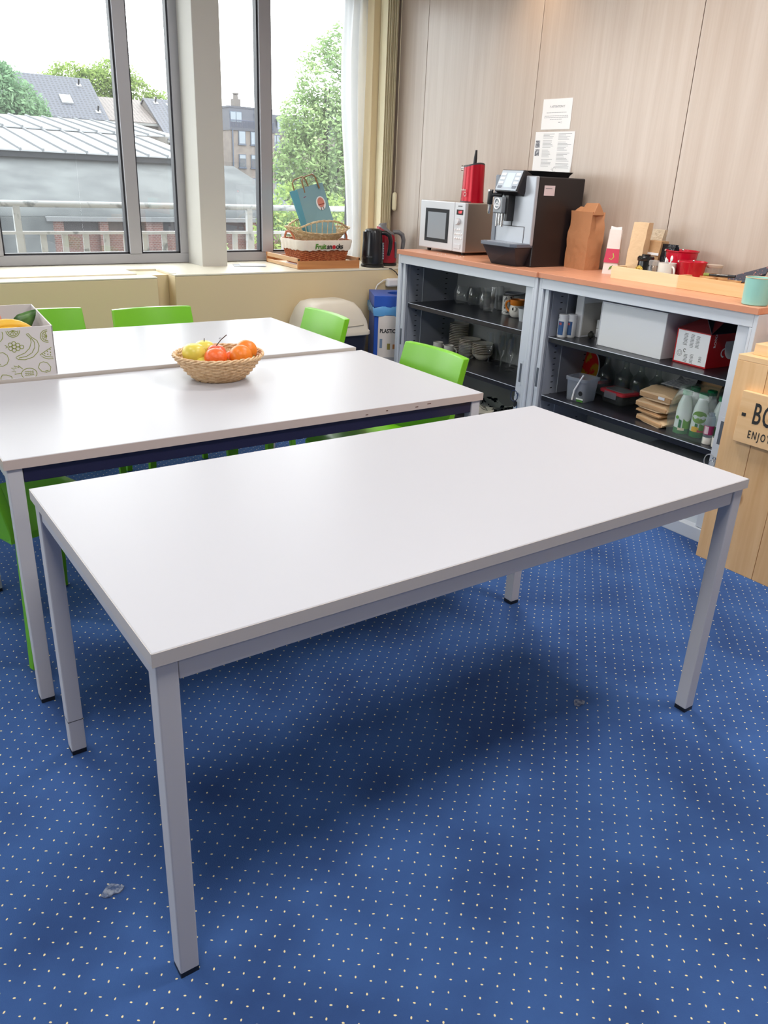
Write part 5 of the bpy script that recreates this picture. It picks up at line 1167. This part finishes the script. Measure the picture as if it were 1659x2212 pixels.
pr('melon_print', (P_([(1330, 1235), (1055, 1390), (1130, 1460), (1230, 1500), (1345, 1500)]), False), (P_([(1100, 1370), (1180, 1435), (1340, 1465)]), False), *[(circ(x, y, 8, 8, n=6), True) for x, y in ((1165, 1365), (1230, 1325), (1230, 1390), (1295, 1285), (1295, 1350), (1290, 1410))])
pr('pineapple_print', (circ(770, 1800, 170, 125, 0, 2*PI), True), (P_([(640, 1680), (555, 1590), (570, 1640), (460, 1590), (510, 1650), (395, 1640), (470, 1690), (400, 1720), (490, 1730), (455, 1785), (600, 1775)]), False), *[(circ(700+50*i, 1760+40*j, 18, 14, 0, PI, 6), False) for i in range(4) for j in range(3)])
pr('mango_print', (P_([(985, 1680), (1030, 1580), (1110, 1555), (1200, 1590), (1265, 1690), (1240, 1780), (1150, 1805), (1050, 1770)]), True), (P_([(1130, 1772), (1200, 1765)]), False))
pr('pear_print', (P_([(150, 1900), (150, 1840), (190, 1775), (280, 1785), (380, 1830), (390, 1880), (350, 1930), (310, 1975), (160, 1985)]), True))
pr('peach_print', (circ(170, 880, 150, 170, -PI*.55, PI*.12), False))
M_BAN = mat('banana_skin', rgb(236, 190, 60), .45, vary=(10, rgb(218, 160, 40), .4, .7))
for k, (y, z, lb) in enumerate(((1.31, .892, 'banana lying on top inside the printed box, rear one'), (1.275, .872, 'banana lying inside the printed box, front one'))):
    t = thing('banana', lb, 'banana', (1.27, y, z), .05)
    pts = [(-.10+.2*i/10, .0, .028*math.sin(PI*i/10)) for i in range(11)]
    MB().tube(pts, [.007, .014, .018, .0195, .02, .02, .0195, .018, .014, .008, .004], 8).build('peel', M_BAN, t, smooth=50)
    MB().tube([(-.10, 0, 0), (-.118, 0, -.004)], .005, 6).build('stalk', mat('banana_stalk', rgb(120, 120, 50), .6), t)
t = fruit('peach', 'pinkish peach behind the bananas in the printed box', (1.235, 1.42, .875), .045, mat('peach_skin', rgb(222, 138, 108), .5), .92)
M_LEAF = mat('dark_leaf', rgb(52, 92, 34), .4, vary=(18, rgb(96, 140, 70), .4, .6))
t = thing('vegetable_leaves', 'bunch of dark green leaves with red stalks in the printed box', 'leaves', (1.32, 1.45, .87))
rnd = random.Random(9)
for k in range(9):
    a = rnd.uniform(-.6, 2.6); L_ = rnd.uniform(.05, .09) if k else .125; up_ = rnd.uniform(.3, .9) if k else .75
    d = Vector((math.cos(a)*.7, math.sin(a)*.4, up_)).normalized() if k else Vector((.62, .0, .7)).normalized()
    sd = d.cross(Vector((0, 1, 0))).normalized(); o = Vector((rnd.uniform(-.03, .03), rnd.uniform(-.03, .03), 0)); V = []; F = []
    for i in range(7):
        v = i/6; w_ = (.024 if k else .03)*math.sin(PI*min(1, .1+.9*v)); c = o+d*L_*v+Vector((0, 0, -.02*v*v)); bend = Vector((0, .006*math.sin(v*6), .004*math.cos(v*9)))
        V += [tuple(c-sd*w_+bend), tuple(c-Vector((0, .006, 0))), tuple(c+sd*w_-bend)]
        if i: F += [(3*i-3, 3*i-2, 3*i+1, 3*i), (3*i-2, 3*i-1, 3*i+2, 3*i+1)]
    MB().add(V, F).build('leaf', M_LEAF, t, smooth=60, solid=.001)
for k in range(4): MB().tube([(.01*k-.02, -.01, -.02), (.012*k-.01, 0, .03)], .004, 6).build('stalk', mat('red_stalk', rgb(176, 60, 60), .5), t)

def rgbx(r, g, b): return tuple(v*.44 for v in rgb(r, g, b))     # outdoor colours darkened to offset the bright sky

# ------------------------------------------------------------------ outside: railing
M_RAILP = mat('peeling_white_rail', rgb(150, 153, 154), .6, vary=(9, rgb(92, 96, 98), .58, .66))
t = thing('balcony_railing', 'weathered pale metal railing outside the windows', 'railing', (0, 4.6, 0))
MB().tube([(-4.2, 0, 1.155), (6.4, 0, 1.155)], .022, 10).build('top_rail', M_RAILP, t, smooth=60)
B(-2.6, 6.4, -.02, .02, .955, .975).build('lower_rail', M_RAILP, t)
for x in (-1.4, .3, 2.0, 3.75, 5.5): B(x-.022, x+.022, -.018, .018, 0, 1.15).build('post', M_RAILP, t)
for k in range(60):
    x = -2.55+.1465*k+.02
    B(x-.021, x+.021, -.006, .006, .1, .955).build('baluster', M_RAILP, t)
gnd = struct(B(-80, 160, 5.0, 260, -6.2, -6.0).build('ground', mat('asphalt', rgbx(92, 94, 96), .9)))
struct(B(-3, 8, 3.9, 4.75, -.3, .02).build('floor_balcony', mat('balcony_concrete', rgbx(110, 110, 108), .9)), 'concrete balcony slab outside the windows')

# ------------------------------------------------------------------ outside: vaulted hall
M_CONC = mat('vault_concrete', rgbx(104, 110, 112), .9, vary=(.8, rgbx(78, 84, 88), .35, .6))
M_ZINC = mat('white_roof_sheet', rgbx(168, 172, 176), .5, vary=(1.2, rgbx(140, 146, 150), .5, .7))
M_BRICK = bpy.data.materials.new('red_brick'); M_BRICK.use_nodes = True
_n = M_BRICK.node_tree.nodes; _l = M_BRICK.node_tree.links; _b = _n.new('ShaderNodeTexBrick'); _tc = _n.new('ShaderNodeTexCoord'); _mp = _n.new('ShaderNodeMapping'); _mp.inputs['Rotation'].default_value = (PI/2, 0, 0)
_b.inputs['Color1'].default_value = (*rgbx(124, 74, 66), 1); _b.inputs['Color2'].default_value = (*rgbx(98, 58, 54), 1); _b.inputs['Mortar'].default_value = (*rgbx(140, 130, 124), 1); _b.inputs['Scale'].default_value = 4.2
_b.inputs['Mortar Size'].default_value = .03
_l.new(_tc.outputs['Object'], _mp.inputs[0]); _l.new(_mp.outputs[0], _b.inputs['Vector']); _l.new(_b.outputs[0], _n['Principled BSDF'].inputs['Base Color']); _n['Principled BSDF'].inputs['Roughness'].default_value = .9
t = thing('vaulted_hall', 'long grey concrete hall with curved roof and white metal ridge', 'building', (0, 0, 0))
prof = [(27.6, -.30), (28.4, .06), (29.3, .36), (31.2, .86), (33.8, 1.48)]
HX0, HX1 = -12., 17.0
def strip(pr_, m, nm, x0=HX0, x1=HX1):
    b = MB(); n = len(pr_); vs = [(x0, y, z) for y, z in pr_]+[(x1, y, z) for y, z in pr_]
    b.add(vs, [(i, i+1, n+i+1, n+i) for i in range(n-1)]); return b.build(nm, m, t, smooth=60, solid=.12)
strip(prof, M_CONC, 'vault')
strip([(33.75, 1.46), (33.75, 1.8)], mat('eave_grey', rgbx(88, 92, 100), .8), 'eave_band', HX0, 15.9)
b = MB(); P2 = prof+[(36, 1.5), (44, .6), (46.8, -.3), (46.8, -6), (27.9, -6)]
b.add([(HX1, y, z) for y, z in P2], [tuple(range(len(P2)))]); b.build('gable_wall', M_CONC, t, solid=.1)
B(HX0, 7.6, 27.45, 27.7, -6, -.30).build('front_wall', M_CONC, t)
bw = B(7.6, HX1, 27.75, 28.0, -6, -.36).build('brick_wall', M_BRICK, t)
for (a, c) in ((7.6, 7.95), (9.13, 9.42), (10.74, 11.35), (12.9, 13.3), (14.6, 15.0), (16.4, 17.0)):
    B(a, c, 27.5, 27.8, -6, -.36).build('brick_pier', M_BRICK, t)
B(7.4, HX1, 27.35, 27.9, -.40, -.26).build('lintel', mat('lintel_pale', rgbx(120, 124, 128), .8), t)
for (a, c) in ((7.95, 9.13), (9.42, 10.74), (11.35, 12.9), (13.3, 14.6), (15.0, 16.4)):
    B(a, c, 27.70, 27.76, -.78, -.40).build('opening', mat('dark_opening', rgbx(48, 44, 52), .8), t)
panel_lo = panel_hi = None
for k in range(26):
    x = -4.2+.82*k
    if x+.8 > 17.3: break
    for row, (y0, z0, y1, z1) in enumerate(((33.3, 1.72, 40.3, 2.66), (40.15, 2.72, 46.8, 3.47))):
        if x+.8 > (16.0, 17.2)[row]: continue
        if k == 0:
            b = MB(); b.add([(0, y0, z0), (.80, y0, z0), (.80, y1, z1), (0, y1, z1), (0, y0, z0+.05), (.80, y0, z0+.05), (.80, y1, z1+.05), (0, y1, z1+.05)], [(0, 3, 2, 1), (4, 5, 6, 7), (0, 1, 5, 4), (1, 2, 6, 5), (2, 3, 7, 6), (3, 0, 4, 7)])
            o = b.build('roof_panel', M_ZINC, t, loc=(x, 0, 0))
            b = MB(); b.add([(-.03, y0-.02, z0+.04), (.05, y0-.02, z0+.04), (.05, y1, z1+.04), (-.03, y1, z1+.04), (-.03, y0-.02, z0+.12), (.05, y0-.02, z0+.12), (.05, y1, z1+.12), (-.03, y1, z1+.12)], [(0, 3, 2, 1), (4, 5, 6, 7), (0, 1, 5, 4), (1, 2, 6, 5), (2, 3, 7, 6), (3, 0, 4, 7)])
            r_ = b.build('seam', mat('roof_seam', rgbx(120, 126, 132), .6), o)
            if row == 0: panel_lo = o
            else: panel_hi = o
        else:
            c = (panel_lo, panel_hi)[row].copy(); COL.objects.link(c); c.parent = t; c.location = (x, 0, 0)
            for chd in (panel_lo, panel_hi)[row].children: d = chd.copy(); COL.objects.link(d); d.parent = c
B(HX0, 16.6, 46.6, 47.2, -6, 3.40).build('rear_wall', M_CONC, t)

# ------------------------------------------------------------------ outside: houses
def tiles(name, c1, c2, sc):
    m = bpy.data.materials.new(name); m.use_nodes = True; n = m.node_tree.nodes; l = m.node_tree.links; b_ = n.new('ShaderNodeTexBrick'); tc = n.new('ShaderNodeTexCoord')
    b_.inputs['Color1'].default_value = (*c1, 1); b_.inputs['Color2'].default_value = (*c2, 1); b_.inputs['Mortar'].default_value = (c1[0]*3, c1[1]*3, c1[2]*3, 1); b_.inputs['Scale'].default_value = sc; b_.inputs['Mortar Size'].default_value = .1; b_.offset = 0.
    b_.inputs['Brick Width'].default_value = .42; b_.inputs['Row Height'].default_value = .4
    l.new(tc.outputs['Object'], b_.inputs['Vector']); l.new(b_.outputs[0], n['Principled BSDF'].inputs['Base Color']); n['Principled BSDF'].inputs['Roughness'].default_value = .6
    return m
M_SLATE = tiles('slate_tiles', rgbx(52, 55, 64), rgbx(60, 63, 73), 1.); M_BRTILE = tiles('brown_tiles', rgbx(80, 73, 70), rgbx(90, 82, 78), 1.1)
M_HWALL = mat('house_wall', rgbx(128, 122, 118), .9); M_SKYL = mat('skylight_frame', rgbx(196, 200, 204), .4)
def house(label, x0, x1, yr, zr, ye, ze, m, lights, vents, base=-6):
    t = thing('house', label, 'building', (x0, ye, base))
    H = lambda z: z-base
    w_ = x1-x0; d = yr-ye
    MB().prism([(0, 0), (w_, 0), (w_, H(ze)), (0, H(ze))], .3, 2*d-.3).build('walls', M_HWALL, t)
    b = MB(); b.add([(w_, .3, H(ze)), (w_, 2*d-.3, H(ze)), (w_, d, H(zr)-.1)], [(0, 1, 2)]); b.build('gable', M_HWALL, t, solid=.05)
    b = MB(); b.add([(0, .3, H(ze)), (0, 2*d-.3, H(ze)), (0, d, H(zr)-.1)], [(0, 1, 2)]); b.build('gable', M_HWALL, t, solid=.05)
    for s in (0, 1):
        L_ = math.hypot(d, zr-ze); rf = B(-.15, w_+.15, 0, L_, 0, .15).build('roof', m, t, loc=(0 if not s else w_, 0 if not s else 2*d, H(ze)-.05)); rf.rotation_euler = (math.atan2(zr-ze, d), 0, 0 if not s else PI)
        if s == 0:
            for (lx, lv, lw2, lh) in lights:
                fr_ = B(lx, lx+lw2, lv*L_, lv*L_+lh, .15, .28).build('skylight', M_SKYL, rf); B(lx+.12, lx+lw2-.12, lv*L_+.12, lv*L_+lh-.12, .28, .3).build('skylight_pane', mat('sky_pane', rgbx(150, 165, 180), .1), fr_)
            for (lx, lv) in vents: MB().tube([(lx, lv*L_, .1), (lx, lv*L_+.1, .75)], .09, 8).build('vent_pipe', M_BLACK, rf); B(lx-.25, lx+.25, lv*L_-.3, lv*L_+.15, .15, .19).build('flashing', M_SKYL, rf)
    B(-.2, w_+.2, -.12, .12, H(ze)-.22, H(ze)+.02).build('gutter', mat('gutter_pale', rgbx(150, 152, 150), .6), t)
    return t
house('house with dark slate tiled roof and white skylight behind the hall', 18., 28.9, 96, 9.55, 90, 5.4, M_SLATE, [(7.0, .33, 1.1, 1.4)], [(9.6, .82), (10.3, .2)])
house('house with brown tiled roof between the two slate roofs', 28.95, 34.6, 97, 8.0, 91, 5.5, M_BRTILE, [(2.2, .2, .8, .9)], [])
t = house('house with dark slate roof nearest the pillar', 34.6, 39.8, 95, 8.15, 88, 3.9, M_SLATE, [(2.9, .52, 1.6, 1.2)], [(1.0, .9), (2.4, .88)])
B(-.4, .0, .1, 7.1, 9.5, 10.2).build('party_wall', mat('pale_render', rgbx(150, 146, 140), .9), t).rotation_euler = (0, 0, 0)

# ------------------------------------------------------------------ outside: apartment block
M_APT = mat('beige_brick', rgbx(160, 150, 142), .9, vary=(1.5, rgbx(146, 136, 130), .4, .6)); M_APTR = mat('mansard_slate', rgbx(74, 80, 96), .6)
M_APTF = mat('blue_grey_frame', rgbx(84, 100, 124), .5); M_APTG = mat('apartment_pane', rgbx(150, 165, 178), .08)
t = thing('apartment_block', 'beige brick apartment block with mansard roof and balconies', 'building', (46.9, 99.6, -6))
B(0, 6.1, 0, 10, 0, 11.9).build('wall', M_APT, t); B(6.1, 18, 1.2, 11, 0, 11.9).build('wall', M_APT, t)
B(-.1, 6.2, -.15, 10, 11.85, 12.15).build('cornice', M_APTR, t)
MB().add([(0, 0, 12.1), (6.1, 0, 12.1), (6.1, 10, 12.1), (0, 10, 12.1), (.1, .5, 14.4), (6.1, .5, 14.4), (6.1, 9, 14.4), (.1, 9, 14.4)], [(0, 3, 2, 1), (4, 5, 6, 7), (0, 1, 5, 4), (1, 2, 6, 5), (2, 3, 7, 6), (3, 0, 4, 7)]).build('mansard', M_APTR, t)
MB().add([(6.1, 1.2, 11.9), (18, 1.2, 11.9), (18, 11, 11.9), (6.1, 11, 11.9), (6.3, 1.9, 14.1), (18, 1.9, 14.1), (18, 10, 14.1), (6.3, 10, 14.1)], [(0, 3, 2, 1), (4, 5, 6, 7), (0, 1, 5, 4), (1, 2, 6, 5), (2, 3, 7, 6), (3, 0, 4, 7)]).build('mansard', M_APTR, t)
B(0, 6.1, .45, 9.2, 14.38, 14.6).build('roof_edge', M_APTR, t); B(2.0, 2.9, 3, 4, 14.5, 15.6).build('chimney', M_HWALL, t); MB().lathe([(.35, 0), (.3, .5), (.4, .55), (.4, .7)], 12).build('chimney_cap', M_HWALL, t, loc=(2.45, 3.5, 15.6))
def apt_win(x0, x1, z0, z1, y, dark=False, split=False):
    f = B(x0, x1, y-.12, y+.05, z0, z1).build('window', M_APTF, t)
    if split:
        xm = (x0+x1)/2
        for a, c in ((x0+.08, xm-.05), (xm+.05, x1-.08)): B(a, c, y-.15, y-.12, z0+.08, z1-.08).build('pane', M_APTG, f)
    else:
        zm = z1-.5 if dark else z0+.08
        if dark: B(x0+.08, x1-.08, y-.15, y-.12, z0+.08, zm).build('pane', mat('dark_pane', rgbx(50, 62, 74), .1), f)
        B(x0+.08, x1-.08, y-.15, y-.12, zm+(.02 if dark else 0), z1-.08).build('pane', M_APTG, f)
    B(x0-.08, x1+.08, y-.2, y, z0-.1, z0).build('sill', M_APTF, f)
for x0, x1 in ((1.05, 2.0), (2.7, 3.75), (4.4, 5.4)):
    apt_win(x0, x1, 10.3, 11.85-.02, 0); apt_win(x0, x1, 7.6, 9.15, 0, True); apt_win(x0, x1, 5., 6.4, 0)
apt_win(.1, 1.7, 12.25, 14.0, .3, split=True); apt_win(3.5, 5.4, 12.2, 13.95, .3, split=True); apt_win(7.2, 8.6, 12.2, 13.7, 1.5, split=True); apt_win(9.5, 11, 12.2, 13.7, 1.5, split=True)
for z in (9.8, 7.0, 4.2):
    apt_win(6.4, 7.5, z+.1, z+1.9, 1.2, split=True); apt_win(8.4, 9.6, z+.1, z+1.9, 1.2, True)
    for (a, c) in ((6.2, 7.8), (8.1, 10.4)):
        bl_ = B(a, c, -.2, 1.2, z-.25, z).build('balcony', mat('balcony_slab', rgbx(150, 146, 142), .8), t)
        rb = MB(); n = int((c-a)/.14)
        rb.box(a, c, -.2, -.15, z+.95, z+1.02)
        for k in range(n): rb.box(a+.14*k, a+.14*k+.03, -.19, -.16, z, z+.95)
        o = rb.build('balcony_rail', mat('rail_blue', rgbx(70, 84, 120), .5), bl_); o['kind'] = 'stuff'
rb = MB(); rb.box(-.1, 6.1, -.1, -.05, 12.98, 13.04)
for k in range(44): rb.box(-.1+.14*k, -.07+.14*k, -.09, -.06, 12.15, 13.0)
o = rb.build('roof_rail', mat('rail_blue', rgbx(70, 84, 120), .5), t); o['kind'] = 'stuff'
MB().tube([(.25, -.12, 0), (.25, -.12, 12.0)], .09, 8).build('downpipe', M_APTF, t); MB().tube([(7.95, 1.0, 0), (7.95, 1.0, 11.9)], .1, 8).build('downpipe', M_APTR, t)

# ------------------------------------------------------------------ outside: trees
def leafmat(name, c, c2):
    m = bpy.data.materials.new(name); m.use_nodes = True; N = m.node_tree.nodes; L = m.node_tree.links; N.remove(N['Principled BSDF'])
    tc = N.new('ShaderNodeTexCoord'); n = N.new('ShaderNodeTexNoise'); n.inputs['Scale'].default_value = .9; L.new(tc.outputs['Object'], n.inputs['Vector'])
    cr = N.new('ShaderNodeValToRGB'); cr.color_ramp.elements[0].position = .35; cr.color_ramp.elements[1].position = .65; cr.color_ramp.elements[0].color = (*c, 1); cr.color_ramp.elements[1].color = (*c2, 1); L.new(n.outputs['Fac'], cr.inputs[0])
    d = N.new('ShaderNodeBsdfDiffuse'); t_ = N.new('ShaderNodeBsdfTranslucent'); L.new(cr.outputs[0], d.inputs[0]); L.new(cr.outputs[0], t_.inputs[0])
    x = N.new('ShaderNodeMixShader'); x.inputs[0].default_value = .4; L.new(d.outputs[0], x.inputs[1]); L.new(t_.outputs[0], x.inputs[2]); L.new(x.outputs[0], N['Material Output'].inputs[0]); return m
M_LF1 = leafmat('leaves_mid', rgb(104, 130, 84), rgb(150, 172, 122)); M_LF2 = leafmat('leaves_fresh', rgb(100, 122, 66), rgb(138, 158, 92)); M_LF3 = leafmat('leaves_blue_green', rgb(92, 122, 92), rgb(128, 156, 122)); M_BARK = mat('bark', rgbx(70, 62, 54), .9)
def tree(label, base, blobs, nleaf, ls, m, seed, name='tree', cat='tree'):
    rnd = random.Random(seed); t = thing(name, label, cat, base)
    V = []; F = []; tot = sum(b[3]**2 for b in blobs)
    for (bx, by, bz, br, bs) in blobs:
        for k in range(int(nleaf*br*br/tot)):
            while True:
                p = Vector((rnd.uniform(-1, 1), rnd.uniform(-1, 1), rnd.uniform(-1, 1)))
                if .25 < p.length < 1: break
            p = p.normalized()*(p.length**.4)*br*rnd.uniform(.75, 1.08); c = Vector((bx+p.x, by+p.y, bz+p.z*bs))
            a = Vector((rnd.gauss(0, 1), rnd.gauss(0, 1), rnd.gauss(0, 1))).normalized(); b_ = a.orthogonal().normalized(); s = ls*rnd.uniform(.6, 1.3)
            i = len(V); V += [tuple(c-a*s), tuple(c+b_*s*.5), tuple(c+a*s), tuple(c-b_*s*.5)]; F.append((i, i+1, i+2, i+3))
    f = MB().add(V, F); me = bpy.data.meshes.new('foliage'); me.from_pydata(f.v, [], f.f); me.materials.append(m); o = bpy.data.objects.new('foliage', me); COL.objects.link(o); o.parent = t; o['kind'] = 'stuff'
    top = max(b[2] for b in blobs)
    MB().tube([(0, 0, 0), (blobs[0][0]*.3, blobs[0][1]*.3, top*.4), (blobs[0][0]*.8, blobs[0][1]*.8, top*.85)], [.3*ls/.12, .2*ls/.12, .06*ls/.12], 8).build('trunk', M_BARK, t, smooth=60)
    for (bx, by, bz, br, bs) in blobs[:6]: MB().tube([(0, 0, bz*.45), (bx*.6, by*.6, bz*.8), (bx, by, bz)], [.1*ls/.12, .06*ls/.12, .02*ls/.12], 6).build('branch', M_BARK, t, smooth=60)
tree('tall fresh green tree behind the paper bag and curtain', (28.3, 45, -6), [(0, 0, 8.6, 2.9, 1.1), (.3, 0, 12.4, 2.2, 1.1), (-1.6, 0, 10.4, 1.5, 1.), (2.2, 0, 10.8, 2.2, 1.2), (-1.5, 0, 7.6, 2.0, 1.), (2.2, 0, 6.8, 2.6, 1.1), (-.8, -.5, 5.6, 1.6, 1.), (4.5, 1, 9.5, 2.6, 1.4), (1.0, 0, 14.3, 1.3, 1.1)], 22000, .15, M_LF1, 1)
tree('small bright green bush behind the wicker baskets', (12.4, 20, -6), [(0, 0, 6.4, .75, 1.), (-.3, 0, 5.7, .8, 1.), (.7, 0, 5.5, .9, 1.), (1.6, .3, 5.8, 1.0, 1.1), (.3, 0, 4.7, 1.0, 1.)], 7000, .08, M_LF2, 2, 'bush', 'bush')
tree('low leafy bush in front of the brick wall beside the pillar', (9.5, 20, -6), [(0, 0, 5.0, .5, 1.1), (.55, 0, 5.3, .4, 1.2), (.6, 0, 4.6, .5, 1.)], 1200, .06, M_LF1, 3, 'bush', 'bush')
tree('blue green tree at the left picture edge beyond the hall', (12.6, 60, -6), [(0, 0, 11.2, 2.2, .9), (1.5, 0, 10.4, 1.8, .9), (-1.6, 0, 11.6, 1.8, .8), (.2, 0, 12.4, 1.1, .8), (2.0, 0, 9.6, 1.6, .8)], 6500, .17, M_LF3, 4)
tree('pale green tree top behind the slate roof, left one', (36.2, 130, -4.2), [(0, 0, 15.6, 3.6, .9), (-3, 0, 14.6, 2.6, .9), (3, 0, 16, 2.8, .9)], 4000, .3, M_LF2, 5)
tree('pale green tree top behind the slate roof, middle one', (43.0, 131, -3.8), [(0, 0, 16.4, 3.6, .9), (-2.4, 0, 15.6, 2.8, .9), (2.6, 0, 14.6, 3.2, .9)], 4000, .3, M_LF2, 6)
tree('pale green tree top right of the window mullion', (48.8, 130, -4.6), [(0, 0, 14.4, 2.4, .9), (1.4, 0, 13.0, 2.2, .9), (-1.6, 0, 13.4, 2.2, .9)], 2500, .3, M_LF2, 7)
